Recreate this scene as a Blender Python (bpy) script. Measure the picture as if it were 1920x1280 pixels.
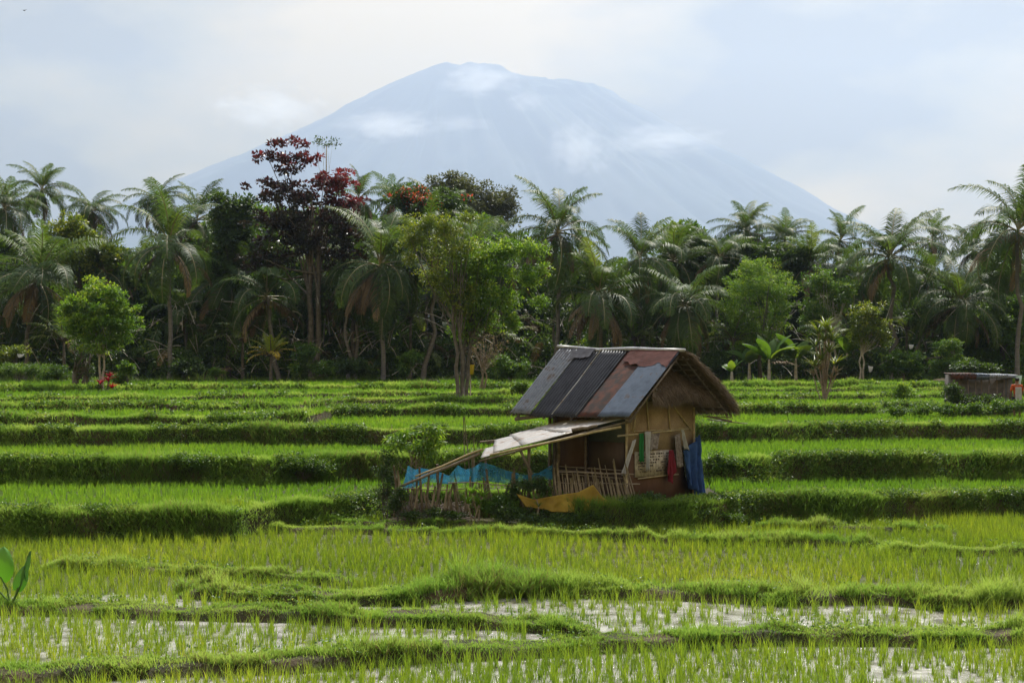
import bpy, math, random
import numpy as np
from mathutils import Vector
R = math.radians
PI = math.pi
for o in list(bpy.data.objects): bpy.data.objects.remove(o)
sc = bpy.context.scene
col = sc.collection
rng = np.random.default_rng(7)
random.seed(7)

# ------------------------------------------------------------------ camera, world, sun, exposure
F = 2667.0            # focal length in pixels of a 1920 wide frame (50 mm on 36 mm)
CZ = 4.2              # eye height above the flooded paddies
HOR = 680.0           # row of the horizon
cd = bpy.data.cameras.new('camera'); cam = bpy.data.objects.new('camera', cd); col.objects.link(cam)
cd.lens = 50; cd.sensor_width = 36; cd.clip_end = 60000; cd.clip_start = 0.5
cam.location = (0, 0, CZ); cam.rotation_euler = (R(90), 0, 0)
cd.shift_y = (HOR - 640) / 1920
sc.camera = cam
SUN_EL, SUN_AZ = 56, 20      # azimuth to the right of the viewing direction, behind the trees
w = bpy.data.worlds.new('World'); sc.world = w; w.use_nodes = True
nt = w.node_tree; nt.nodes.clear()
def N(nt, t, **k):
    n = nt.nodes.new(t)
    for a, b in k.items(): setattr(n, a, b)
    return n
out = N(nt, 'ShaderNodeOutputWorld'); bg = N(nt, 'ShaderNodeBackground')
sky = N(nt, 'ShaderNodeTexSky', sky_type='NISHITA', sun_disc=False)
sky.sun_elevation = R(SUN_EL); sky.sun_rotation = R(SUN_AZ)
sky.air_density = 1.0; sky.dust_density = 1.5
tc = N(nt, 'ShaderNodeTexCoord'); mp = N(nt, 'ShaderNodeMapping')
mp.inputs['Scale'].default_value = (1, 1, 2.6)
n1 = N(nt, 'ShaderNodeTexNoise'); n1.inputs['Scale'].default_value = 4.6; n1.inputs['Detail'].default_value = 6; n1.inputs['Roughness'].default_value = .5
n2 = N(nt, 'ShaderNodeTexNoise'); n2.inputs['Scale'].default_value = 3.1; n2.inputs['Detail'].default_value = 7; n2.inputs['Roughness'].default_value = .52
mp2 = N(nt, 'ShaderNodeMapping'); mp2.inputs['Scale'].default_value = (1, 1, 2.2); mp2.inputs['Location'].default_value = (3.3, 1.2, 5.1)
cr = N(nt, 'ShaderNodeValToRGB'); cr2 = N(nt, 'ShaderNodeValToRGB')
# cover: where the cloud lies; shade: how grey it is
cr.color_ramp.elements[0].position = .30; cr.color_ramp.elements[0].color = (.93, .93, .93, 1)
cr.color_ramp.elements[1].position = .62; cr.color_ramp.elements[1].color = (1, 1, 1, 1)
e = cr2.color_ramp.elements
e[0].position = .41; e[0].color = (2.0, 2.2, 2.5, 1)
e[1].position = .60; e[1].color = (11, 10.9, 10.8, 1)
m = e.new(.47); m.color = (5.0, 5.6, 6.3, 1)
m = e.new(.54); m.color = (8.2, 8.3, 8.5, 1)
mixc = N(nt, 'ShaderNodeMixRGB')
nt.links.new(tc.outputs['Generated'], mp.inputs['Vector']); nt.links.new(mp.outputs[0], n1.inputs['Vector'])
nt.links.new(tc.outputs['Generated'], mp2.inputs['Vector']); nt.links.new(mp2.outputs[0], n2.inputs['Vector'])
nt.links.new(n1.outputs[0], cr.inputs[0]); nt.links.new(n2.outputs[0], cr2.inputs[0])
nt.links.new(cr.outputs[0], mixc.inputs[0]); nt.links.new(sky.outputs[0], mixc.inputs[1]); nt.links.new(cr2.outputs[0], mixc.inputs[2])
sx = N(nt, 'ShaderNodeSeparateXYZ'); nt.links.new(tc.outputs['Generated'], sx.inputs[0])
mr = N(nt, 'ShaderNodeMapRange'); mr.inputs['From Min'].default_value = .22; mr.inputs['From Max'].default_value = .45; nt.links.new(sx.outputs[2], mr.inputs[0])
wc = N(nt, 'ShaderNodeMixRGB'); wc.inputs[1].default_value = (1.0, .66, .12, 1); wc.inputs[2].default_value = (1.02, 1.0, 1.0, 1); nt.links.new(mr.outputs[0], wc.inputs[0])
wm_ = N(nt, 'ShaderNodeMixRGB', blend_type='MULTIPLY'); wm_.inputs[0].default_value = 1; nt.links.new(mixc.outputs[0], wm_.inputs[1]); nt.links.new(wc.outputs[0], wm_.inputs[2])
nt.links.new(wm_.outputs[0], bg.inputs[0]); bg.inputs[1].default_value = 0.072
nt.links.new(bg.outputs[0], out.inputs[0])
sd = bpy.data.lights.new('sun', 'SUN'); sd.energy = 5.0; sd.angle = R(.6); sd.color = (1, .95, .86)
so = bpy.data.objects.new('sun', sd); col.objects.link(so)
el, az = R(SUN_EL), R(SUN_AZ)
sdir = Vector((math.sin(az) * math.cos(el), math.cos(az) * math.cos(el), math.sin(el)))
so.rotation_euler = sdir.to_track_quat('Z', 'Y').to_euler(); so.location = (20, 40, 60)
vs = sc.view_settings; vs.view_transform = 'Standard'; vs.look = 'None'; vs.exposure = 0.75; vs.gamma = 1
sc.render.engine = 'CYCLES'
cy = sc.cycles; cy.max_bounces = 7; cy.diffuse_bounces = 3; cy.glossy_bounces = 2; cy.transmission_bounces = 4
cy.transparent_max_bounces = 10; cy.volume_bounces = 2; cy.caustics_reflective = False; cy.caustics_refractive = False
cy.sample_clamp_indirect = 4

# ------------------------------------------------------------------ helpers
def P(px, py, Y):
    return np.array([(px - 960) / F * Y, Y, CZ + (HOR - py) / F * Y])
def tag(o, label=None, cat=None, group=None, kind=None):
    if label: o['label'] = label
    if cat: o['category'] = cat
    if group: o['group'] = group
    if kind: o['kind'] = kind
    return o
def empty(name, loc, label=None, cat=None, group=None):
    o = bpy.data.objects.new(name, None); col.objects.link(o)
    o.location = tuple(float(v) for v in loc); o.empty_display_size = .3
    return tag(o, label, cat, group)
def mesh(name, V, Fc, mat, parent=None, tint=None, mi=None, smooth=False):
    """V (n,3) world coordinates; Fc (m,k) array or list of such arrays; child vertices are stored relative to the parent"""
    V = np.asarray(V, dtype=np.float64).reshape(-1, 3)
    if parent is not None:
        p = parent
        off = np.zeros(3)
        while p is not None:
            off += np.array(p.location); p = p.parent
        V = V - off
    Fs = Fc if isinstance(Fc, list) and isinstance(Fc[0], np.ndarray) and Fc[0].ndim == 2 else [Fc]
    Fs = [np.asarray(f, dtype=np.int32) for f in Fs if len(f)]
    me = bpy.data.meshes.new(name)
    nl = sum(f.size for f in Fs); nf = sum(len(f) for f in Fs)
    me.vertices.add(len(V)); me.vertices.foreach_set('co', V.astype(np.float32).ravel())
    me.loops.add(nl); me.loops.foreach_set('vertex_index', np.concatenate([f.ravel() for f in Fs]))
    me.polygons.add(nf)
    sizes = np.concatenate([np.full(len(f), f.shape[1], dtype=np.int32) for f in Fs])
    st = np.concatenate([[0], np.cumsum(sizes)[:-1]]).astype(np.int32)
    me.polygons.foreach_set('loop_start', st)
    try: me.polygons.foreach_set('loop_total', sizes)
    except Exception: pass
    mats = mat if isinstance(mat, (list, tuple)) else [mat]
    for m in mats: me.materials.append(m)
    if mi is not None: me.polygons.foreach_set('material_index', np.asarray(mi, dtype=np.int32))
    if smooth: me.polygons.foreach_set('use_smooth', np.ones(nf, dtype=bool))
    if tint is not None:
        a = me.attributes.new('tint', 'FLOAT', 'POINT'); a.data.foreach_set('value', np.asarray(tint, dtype=np.float32))
    me.update(calc_edges=True); me.validate()
    o = bpy.data.objects.new(name, me); col.objects.link(o)
    if parent is not None: o.parent = parent
    return o
class G:
    """collects pieces of geometry for one mesh"""
    def __init__(s): s.V = []; s.Q = []; s.T = []; s.t = []; s.n = 0; s.mq = []; s.mt = []
    def add(s, V, Fc, tint=None, m=0):
        V = np.asarray(V, float).reshape(-1, 3); Fc = np.asarray(Fc, dtype=np.int32)
        if len(Fc) == 0: return s
        s.V.append(V); s.t.append(np.full(len(V), .5) if tint is None else np.broadcast_to(np.asarray(tint, float), (len(V),)))
        if Fc.shape[1] == 4: s.Q.append(Fc + s.n); s.mq.append(np.full(len(Fc), m))
        else: s.T.append(Fc + s.n); s.mt.append(np.full(len(Fc), m))
        s.n += len(V); return s
    def build(s, name, mat, parent=None, smooth=False):
        Fs = []; mi = []
        if s.Q: Fs.append(np.concatenate(s.Q)); mi.append(np.concatenate(s.mq))
        if s.T: Fs.append(np.concatenate(s.T)); mi.append(np.concatenate(s.mt))
        return mesh(name, np.concatenate(s.V), Fs, mat, parent, np.concatenate(s.t), np.concatenate(mi), smooth)
def unit(v):
    v = np.asarray(v, float); return v / (np.linalg.norm(v, axis=-1, keepdims=True) + 1e-9)
def tube(pts, rad, n=7, caps=True):
    pts = np.asarray(pts, float); k = len(pts); rad = np.broadcast_to(np.asarray(rad, float), (k,))
    tg = unit(np.gradient(pts, axis=0))
    ref = np.array([0, 0, 1.]) if abs(tg[0, 2]) < .8 else np.array([1., 0, 0])
    a = unit(np.cross(tg, ref)); b = np.cross(tg, a)
    th = np.arange(n) / n * 2 * PI
    V = pts[:, None, :] + rad[:, None, None] * (a[:, None, :] * np.cos(th)[None, :, None] + b[:, None, :] * np.sin(th)[None, :, None])
    V = V.reshape(-1, 3); Fq = []
    for i in range(k - 1):
        for j in range(n):
            Fq.append((i * n + j, i * n + (j + 1) % n, (i + 1) * n + (j + 1) % n, (i + 1) * n + j))
    if caps:
        for base in (0, (k - 1) * n):
            c = len(V); V = np.vstack([V, V[base:base + n].mean(0)])
            for j in range(n): Fq.append((base + j, base + (j + 1) % n, c, c))
    return V, Fq
def tubeG(g, pts, rad, n=7, m=0, tint=None):
    V, Fq = tube(pts, rad, n)
    q = [f for f in Fq if f[2] != f[3]]; t = [f[:3] for f in Fq if f[2] == f[3]]
    s = g.n
    g.add(V, q, tint, m)
    if t:
        g.T.append(np.asarray(t, dtype=np.int32) + s); g.mt.append(np.full(len(t), m))
    return g
def box(c, ax, ay, az):
    """centre and three half-axis vectors"""
    c, ax, ay, az = [np.asarray(v, float) for v in (c, ax, ay, az)]
    V = np.array([c + i * ax + j * ay + k * az for k in (-1, 1) for j in (-1, 1) for i in (-1, 1)])
    return V, np.array([(0, 2, 3, 1), (4, 5, 7, 6), (0, 1, 5, 4), (2, 6, 7, 3), (0, 4, 6, 2), (1, 3, 7, 5)])
def beam(g, a, b, wd, th, m=0, tint=None, up=(0, 0, 1)):
    a, b = np.asarray(a, float), np.asarray(b, float); d = b - a
    s = unit(np.cross(d, up)) if np.linalg.norm(np.cross(unit(d), up)) > .05 else np.array([1., 0, 0])
    u = unit(np.cross(s, d))
    return g.add(*box((a + b) / 2, d / 2, s * wd / 2, u * th / 2), tint=tint, m=m)
def wob(a, b, k=6, amp=.02, seed=0):
    r = np.random.default_rng(abs(int(seed))); a, b = np.asarray(a, float), np.asarray(b, float)
    t = np.linspace(0, 1, k)[:, None]; p = a + (b - a) * t
    j = r.normal(0, amp, (k, 3)); j[0] = 0; j[-1] = 0
    return p + j
def h2(ix, iy, s):
    n = (ix.astype(np.int64) * 374761393 + iy.astype(np.int64) * 668265263 + s * 974711) & 0x7fffffff
    n = ((n ^ (n >> 13)) * 1274126177) & 0x7fffffff
    return ((n ^ (n >> 16)) & 0xffff) / 65535.0
def skin_mesh(name, vs_, ed, rad_, root=0):
    import bmesh
    bm = bmesh.new(); L = bm.verts.layers.skin.verify(); bv = [bm.verts.new(v) for v in vs_]
    for a, b in ed: bm.edges.new((bv[a], bv[b]))
    for v, q in zip(bv, rad_): v[L].radius = q if isinstance(q, tuple) else (q, q)
    bv[root][L].use_root = True
    me = bpy.data.meshes.new(name); bm.to_mesh(me); bm.free(); return me
def noise(x, y, s=0):
    x, y = np.broadcast_arrays(np.asarray(x, float), np.asarray(y, float))
    ix, iy = np.floor(x), np.floor(y); fx, fy = x - ix, y - iy
    fx = fx * fx * (3 - 2 * fx); fy = fy * fy * (3 - 2 * fy)
    a, b = h2(ix, iy, s), h2(ix + 1, iy, s); c, d = h2(ix, iy + 1, s), h2(ix + 1, iy + 1, s)
    return (a + (b - a) * fx) * (1 - fy) + (c + (d - c) * fx) * fy - .5
def fbm(x, y, s=0, o=3):
    r = 0; a = 1.
    for i in range(o): r = r + a * noise(x * 2 ** i, y * 2 ** i, s + i); a *= .5
    return r
def sstep(t): t = np.clip(t, 0, 1); return t * t * (3 - 2 * t)

# ------------------------------------------------------------------ materials
def mat(name, base=(.5, .5, .5), rough=.7, spec=.3, metal=0):
    m = bpy.data.materials.new(name); m.use_nodes = True
    b = m.node_tree.nodes['Principled BSDF']
    b.inputs['Base Color'].default_value = (*base, 1); b.inputs['Roughness'].default_value = rough
    b.inputs['Specular IOR Level'].default_value = spec; b.inputs['Metallic'].default_value = metal
    return m
def ramp(nt, src, stops):
    r = N(nt, 'ShaderNodeValToRGB'); e = r.color_ramp.elements
    while len(e) < len(stops): e.new(.5)
    for k, (p, c) in enumerate(stops): e[k].position = p; e[k].color = (*c, 1)
    nt.links.new(src, r.inputs[0]); return r.outputs[0]
def noisy(name, stops, scale=4, detail=5, rough=.75, spec=.25, stretch=(1, 1, 1), bump=.3, bscale=None, metal=0, rrough=None):
    """noise-driven colour with a bump"""
    m = mat(name, stops[0][1], rough, spec, metal); nt = m.node_tree; b = nt.nodes['Principled BSDF']
    tc = N(nt, 'ShaderNodeTexCoord'); mp = N(nt, 'ShaderNodeMapping'); mp.inputs['Scale'].default_value = stretch
    ns = N(nt, 'ShaderNodeTexNoise'); ns.inputs['Scale'].default_value = scale; ns.inputs['Detail'].default_value = detail
    ns.inputs['Roughness'].default_value = .6
    nt.links.new(tc.outputs['Object'], mp.inputs[0]); nt.links.new(mp.outputs[0], ns.inputs[0])
    nt.links.new(ramp(nt, ns.outputs[0], stops), b.inputs['Base Color'])
    if bump:
        n3 = N(nt, 'ShaderNodeTexNoise'); n3.inputs['Scale'].default_value = bscale or scale * 4; n3.inputs['Detail'].default_value = 4
        nt.links.new(mp.outputs[0], n3.inputs[0])
        bp = N(nt, 'ShaderNodeBump'); bp.inputs['Strength'].default_value = bump; bp.inputs['Distance'].default_value = .03
        nt.links.new(n3.outputs[0], bp.inputs['Height']); nt.links.new(bp.outputs[0], b.inputs['Normal'])
    return m
def leafmat(name, c1, c2, c3=None, trans=.4, rough=.45, spec=.4, tcol=None, stops=None):
    """two sided leaf: reflecting + letting light through; 'tint' picks the shade of each leaf"""
    m = mat(name, c1, rough, spec); nt = m.node_tree; b = nt.nodes['Principled BSDF']; o = nt.nodes['Material Output']
    at = N(nt, 'ShaderNodeAttribute'); at.attribute_name = 'tint'
    st = stops or ([(0, c1), (1, c2)] if c3 is None else [(0, c1), (.6, c2), (1, c3)])
    c = ramp(nt, at.outputs['Fac'], st)
    nt.links.new(c, b.inputs['Base Color'])
    tr = N(nt, 'ShaderNodeBsdfTranslucent')
    mu = N(nt, 'ShaderNodeMixRGB', blend_type='MULTIPLY'); mu.inputs[0].default_value = 1; mu.inputs[2].default_value = (*(tcol or (1.7, 1.55, .5)), 1)
    nt.links.new(c, mu.inputs[1]); nt.links.new(mu.outputs[0], tr.inputs[0])
    mx = N(nt, 'ShaderNodeMixShader'); mx.inputs[0].default_value = trans
    nt.links.new(b.outputs[0], mx.inputs[1]); nt.links.new(tr.outputs[0], mx.inputs[2]); nt.links.new(mx.outputs[0], o.inputs[0])
    return m

M = {}
M['rice_near'] = leafmat('young_rice_near', (.095, .18, .018), (.19, .28, .028), (.30, .35, .05), trans=.5, rough=.45, tcol=(1.65, 1.5, .6))
M['rice_mid'] = leafmat('young_rice', (.08, .185, .018), (.145, .275, .028), (.225, .33, .045), trans=.5, rough=.5, tcol=(1.6, 1.55, .6))
M['grass'] = leafmat('bank_grass', (.075, .14, .035), (.135, .23, .05), (.22, .29, .09), trans=.56, rough=.5, tcol=(1.5, 1.5, .75))
M['weed'] = leafmat('bank_weed', (.05, .11, .022), (.10, .19, .035), (.22, .28, .09), trans=.48, rough=.45)
M['dry'] = leafmat('dry_grass', (.16, .12, .06), (.30, .24, .13), trans=.35, rough=.8, tcol=(1.1, 1, .8))
M['palm'] = leafmat('palm_leaflet', (.030, .060, .020), (.060, .112, .030), (.15, .20, .055), trans=.42, rough=.5, spec=.25)
M['rachis'] = mat('palm_rachis', (.22, .20, .10), .45, .4)
M['deadpalm'] = leafmat('dead_palm_leaflet', (.07, .045, .025), (.16, .11, .055), (.28, .20, .11), trans=.25, rough=.7, tcol=(1.2, 1, .7))
M['palmbark'] = noisy('palm_bark', [(.3, (.085, .08, .075)), (.7, (.18, .17, .16))], 3, stretch=(1, 1, 5), bump=.6)
M['bark'] = noisy('tree_bark', [(.3, (.055, .048, .04)), (.7, (.15, .135, .115))], 5, bump=.6)
M['palebark'] = noisy('pale_bark', [(.3, (.20, .18, .15)), (.7, (.42, .40, .35))], 5, bump=.5)
M['coconut'] = mat('coconut_husk', (.12, .11, .03), .5, .4)
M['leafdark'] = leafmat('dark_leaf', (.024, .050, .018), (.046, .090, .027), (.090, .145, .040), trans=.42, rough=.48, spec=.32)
M['leafmid'] = leafmat('mid_leaf', (.035, .085, .015), (.075, .155, .024), (.15, .225, .045), trans=.45, rough=.48, spec=.35)
M['leafbright'] = leafmat('bright_leaf', (.055, .13, .018), (.12, .23, .03), (.24, .33, .06), trans=.5, rough=.45, spec=.35)
M['leafyel'] = leafmat('yellow_green_leaf', (.055, .10, .012), (.12, .18, .02), (.26, .28, .045), trans=.45, rough=.42, spec=.45)
M['leafgrey'] = leafmat('grey_green_leaf', (.05, .065, .035), (.085, .105, .055), (.13, .15, .08), trans=.3, rough=.5)
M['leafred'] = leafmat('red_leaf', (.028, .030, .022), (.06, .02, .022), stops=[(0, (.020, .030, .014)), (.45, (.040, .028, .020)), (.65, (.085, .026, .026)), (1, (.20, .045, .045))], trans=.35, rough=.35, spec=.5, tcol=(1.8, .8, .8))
M['flower'] = leafmat('orange_flower', (.45, .07, .03), (.60, .13, .05), trans=.4, rough=.5, tcol=(1.4, .9, .8))
M['tired'] = leafmat('ti_leaf', (.30, .01, .03), (.50, .03, .06), trans=.4, tcol=(1.6, .8, .8))
M['yellowleaf'] = leafmat('yellow_palm_leaf', (.12, .20, .03), (.24, .30, .03), (.46, .34, .04), trans=.45, tcol=(1.4, 1.3, .5))
M['bamboo'] = noisy('bamboo', [(.3, (.25, .19, .10)), (.7, (.46, .38, .22))], 6, stretch=(1, 1, 1), rough=.5, bump=.2)
M['wood'] = noisy('old_wood', [(.3, (.09, .07, .055)), (.7, (.22, .18, .14))], 8, rough=.85, bump=.5)
M['stick'] = noisy('weathered_stick', [(.3, (.14, .11, .085)), (.7, (.30, .25, .19))], 8, rough=.85, bump=.4)

# ------------------------------------------------------------------ terrain
def poly(pts, z):
    """pixel polyline of a foot line on a plateau of height z -> arrays x, Y"""
    a = np.array([P(px, 0, F * (CZ - z) / (py - HOR))[:2] for px, py in pts]); return a[:, 0], a[:, 1]
# low bunds in the flooded foreground: foot line, height, top width
BUNDS = [
    ([(-200, 1300), (0, 1290), (400, 1268), (560, 1262), (740, 1250), (955, 1236), (1180, 1226), (1330, 1218), (1563, 1211), (1920, 1217), (2150, 1220)], .20, .75),
    ([(-200, 1150), (0, 1156), (200, 1160), (400, 1166), (600, 1172), (800, 1178), (905, 1182), (1040, 1192), (1180, 1212)], .17, .75),
    ([(300, 1122), (380, 1124), (480, 1134), (640, 1139), (780, 1136), (860, 1128), (960, 1119), (1280, 1127), (1500, 1137), (1650, 1134), (1780, 1146), (1920, 1140), (2150, 1138)], .19, .85),
    ([(50, 1068), (73, 1068), (250, 1076), (433, 1085), (560, 1096), (700, 1100)], .15, .45),
    ([(400, 994), (560, 1000), (760, 1003), (960, 1007), (1180, 1016), (1300, 1021), (1440, 1024), (1600, 1025), (1680, 1024)], .17, .5),
    ([(1620, 1036), (1720, 1040), (1920, 1042), (2100, 1042)], .15, .6),
    ([(540, 990), (600, 990), (700, 993), (800, 995), (900, 996), (1000, 996), (1060, 996)], .26, .35),
    ([(1380, 990), (1480, 992), (1600, 996), (1760, 1000), (1820, 1001)], .14, .4),
]
bund = []
for pts, h, wd in BUNDS:
    x, y = poly(pts, 0.0); bund.append((x, y, h, wd))
# terrace steps: foot line on the plateau below, plateau height above, width of the face
STEPS = [
    ([(-900, 1003), (0, 1003), (200, 1003), (440, 999), (520, 980), (660, 972), (715, 958), (740, 954), (960, 954), (1030, 961), (1060, 980), (1100, 982), (1300, 982), (1390, 970), (1440, 966), (1600, 969), (1750, 966), (1920, 962), (2700, 962)], .60, .30),
    ([(-900, 905), (0, 905), (200, 903), (380, 903), (500, 905), (560, 900), (700, 896), (900, 892), (1300, 898), (1420, 902), (1500, 896), (1920, 895), (2700, 895)], 1.30, .30),
    ([(-900, 835), (0, 834), (200, 833), (380, 830), (640, 832), (800, 833), (1000, 831), (1330, 826), (1640, 824), (1700, 820), (1920, 822), (2700, 822)], 1.86, .25),
    ([(-900, 800), (0, 800), (300, 799), (480, 800), (575, 796), (620, 783), (760, 781), (950, 781), (1330, 777), (1640, 777), (1660, 772), (1920, 772), (2700, 772)], 2.24, .22),
    ([(-900, 771), (0, 771), (300, 771), (450, 772), (560, 768), (640, 759), (960, 757), (1330, 751), (1620, 748), (1920, 744), (2700, 744)], 2.50, .22),
    ([(-900, 756), (0, 756), (300, 753), (600, 746), (960, 742), (1330, 736), (1920, 733), (2700, 733)], 2.72, .2),
    ([(-900, 738), (0, 737), (220, 734), (470, 733), (600, 733), (960, 731), (1330, 728), (1700, 727), (1920, 727), (2700, 727)], 2.92, .25),
]
step = []
zc = 0.0
DPY = [14, 9, 7, 5, 4, 3, 2]
for (pts, z, wf), dpy in zip(STEPS, DPY):
    x, y = poly([(a, b + dpy) for a, b in pts], zc); step.append((x, y, zc, z, wf)); zc = z
step[0] = (step[0][0], step[0][1], -.05, .60, .30)
def stepY(k, x):
    xs, ys = step[k][:2]
    return np.interp(x, xs, ys) + .30 * fbm(x * .55, k * 7.3, 11 + k, 3) + .16 * fbm(x * 2.1, k * 3.7, 111 + k, 3)
def wid(k, x): return 1 + 5 * np.clip(fbm(x * .45, k * 9.1, 141 + k, 2) - .12, 0, .6)
def bundY(k, x):
    xs, ys = bund[k][:2]
    return np.interp(x, xs, ys) + .16 * fbm(x * .8, k * 5.1, 31 + k, 3)
def height(x, Y):
    x = np.asarray(x, float); Y = np.asarray(Y, float)
    z = -.05 + .015 * fbm(x * 1.1, Y * 1.1, 3)
    for k in range(len(step)):
        z0, z1, wf = step[k][2:]
        yk = stepY(k, x)
        z = z + (z1 - z0) * sstep((Y - yk) / (wf * wid(k, x)))
        lip = .06 if k < 5 else .05
        t = (Y - yk - wf - .18) / .22
        z = z + lip * np.exp(-t * t) * (.8 + 1.6 * fbm(x * .9, k * 3.3, 5 + k))
    for k, (bx, by, h, wd) in enumerate(bund):
        yk = bundY(k, x)
        hh = h * .78 * (1 + .6 * fbm(x * 1.3, k * 2.7, 40 + k, 3))
        if k == 2: hh = hh + .07 * np.exp(-((x + .75) / .75) ** 2)
        ends = sstep((x - bx[0]) / .8) * sstep((bx[-1] - x) / .8)
        pr = sstep((Y - yk) / .16) * sstep((yk + wd + .3 - Y) / .3) * ends * (hh + .05)
        z = np.maximum(z, -.05 + pr)
    z = z + np.where(Y > 75, .07 * fbm(x * .3, Y * .3, 9), 0) + .03 * fbm(x * 2.2, Y * 2.2, 17) * (z > .05)
    # ground swells gently under the wood and settles flat far off
    z = z + .9 * sstep((Y - 99) / 60)
    return z
rows = np.concatenate([np.arange(13, 36, .07), np.arange(36, 62, .085), np.arange(62, 100, .2), np.arange(100, 172, 2.)])
cols = np.linspace(-.52, .52, 640)
YY, UU = np.meshgrid(rows, cols, indexing='ij'); XX = UU * YY
ZZ = height(XX, YY)
nr, nc = YY.shape
idx = np.arange(nr * nc).reshape(nr, nc)
Fq = np.stack([idx[:-1, :-1], idx[:-1, 1:], idx[1:, 1:], idx[1:, :-1]], -1).reshape(-1, 4)
gm = mat('field_soil', (.06, .045, .03), .9, .2); nt = gm.node_tree; b = nt.nodes['Principled BSDF']
tc = N(nt, 'ShaderNodeTexCoord'); ns = N(nt, 'ShaderNodeTexNoise'); ns.inputs['Scale'].default_value = 1.3; ns.inputs['Detail'].default_value = 8
nt.links.new(tc.outputs['Object'], ns.inputs[0])
nt.links.new(ramp(nt, ns.outputs[0], [(.35, (.030, .038, .012)), (.5, (.045, .040, .020)), (.65, (.085, .062, .038))]), b.inputs['Base Color'])
n3 = N(nt, 'ShaderNodeTexNoise'); n3.inputs['Scale'].default_value = 14; n3.inputs['Detail'].default_value = 6; nt.links.new(tc.outputs['Object'], n3.inputs[0])
bp = N(nt, 'ShaderNodeBump'); bp.inputs['Strength'].default_value = .8; bp.inputs['Distance'].default_value = .06
nt.links.new(n3.outputs[0], bp.inputs['Height']); nt.links.new(bp.outputs[0], b.inputs['Normal'])
g = mesh('terraced_ground', np.stack([XX, YY, ZZ], -1).reshape(-1, 3), Fq, gm, smooth=True)
tag(g, 'stepped earth terraces of the rice fields', 'ground', kind='structure')
# wide plain that reaches the mountain, joined round the terraces a little lower
def grid(x0, x1, y0, y1, nx, ny, f):
    X, Y = np.meshgrid(np.linspace(x0, x1, nx), np.linspace(y0, y1, ny)); Z = f(X, Y)
    i = np.arange(nx * ny).reshape(ny, nx)
    return np.stack([X, Y, Z], -1).reshape(-1, 3), np.stack([i[:-1, :-1], i[:-1, 1:], i[1:, 1:], i[1:, :-1]], -1).reshape(-1, 4)
far = noisy('far_plain_earth', [(.3, (.03, .06, .02)), (.7, (.07, .10, .03))], .02, rough=.95, bump=0)
xs = np.concatenate([np.linspace(-9500, -200, 24), np.linspace(-150, 150, 31), np.linspace(200, 9500, 24)])
ysr = np.concatenate([np.linspace(-100, 160, 27), np.linspace(220, 13650, 50)])
X, Y = np.meshgrid(xs, ysr); Z = -.35 + 3.6 * sstep((Y - 100) / 60)
i_ = np.arange(X.size).reshape(X.shape)
g = mesh('plain', np.stack([X, Y, Z], -1).reshape(-1, 3), np.stack([i_[:-1, :-1], i_[:-1, 1:], i_[1:, 1:], i_[1:, :-1]], -1).reshape(-1, 4), far)
tag(g, 'wide green plain running back to the foot of the volcano', 'ground', kind='structure')
# water in the foreground paddies
wm = mat('paddy_water', (.30, .28, .24), .12, .5); nt = wm.node_tree; b = nt.nodes['Principled BSDF']
tc = N(nt, 'ShaderNodeTexCoord'); ns = N(nt, 'ShaderNodeTexNoise'); ns.inputs['Scale'].default_value = 9; ns.inputs['Detail'].default_value = 6; ns.inputs['Roughness'].default_value = .7
mp = N(nt, 'ShaderNodeMapping'); mp.inputs['Scale'].default_value = (1, 1, 1)
nt.links.new(tc.outputs['Object'], mp.inputs[0]); nt.links.new(mp.outputs[0], ns.inputs[0])
bp = N(nt, 'ShaderNodeBump'); bp.inputs['Strength'].default_value = .7; bp.inputs['Distance'].default_value = .03
nt.links.new(ns.outputs[0], bp.inputs['Height']); nt.links.new(bp.outputs[0], b.inputs['Normal'])
n4 = N(nt, 'ShaderNodeTexNoise'); n4.inputs['Scale'].default_value = 2.5; n4.inputs['Detail'].default_value = 8; nt.links.new(mp.outputs[0], n4.inputs[0])
nt.links.new(ramp(nt, n4.outputs[0], [(.36, (.13, .12, .08)), (.5, (.34, .32, .28)), (.7, (.58, .56, .52))]), b.inputs['Base Color'])  # pale stops put bright cloud reflection into the silty water colour
xw = np.linspace(-24, 24, 97); yb = bundY(2, xw) + .45
n_ = len(xw); near_v = np.concatenate([np.stack([xw, xw * 0 + 13, xw * 0 - .004], -1), np.stack([xw, yb, xw * 0 - .004], -1)]); far_v = np.concatenate([np.stack([xw, yb, xw * 0 - .004], -1), np.stack([xw, xw * 0 + 44, xw * 0 - .004], -1)])
qi = np.arange(n_ - 1); qf = np.stack([qi, qi + 1, qi + 1 + n_, qi + n_], -1)
tag(mesh('water', near_v, qf, wm), 'silty water with pale sky glare put into its colour, standing between the sparse rice nearest the camera', 'water', kind='structure')
wm2 = wm.copy(); wm2.name = 'brown_paddy_water'
for nd in wm2.node_tree.nodes:
    if nd.type == 'VALTORGB':
        for e_, c_ in zip(nd.color_ramp.elements, [(.055, .05, .03), (.10, .09, .055), (.17, .155, .11)]): e_.color = (*c_, 1)
tag(mesh('water', far_v, qf, wm2), 'brown shallow water under the dense rice of the wide paddy', 'water', kind='structure')

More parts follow.
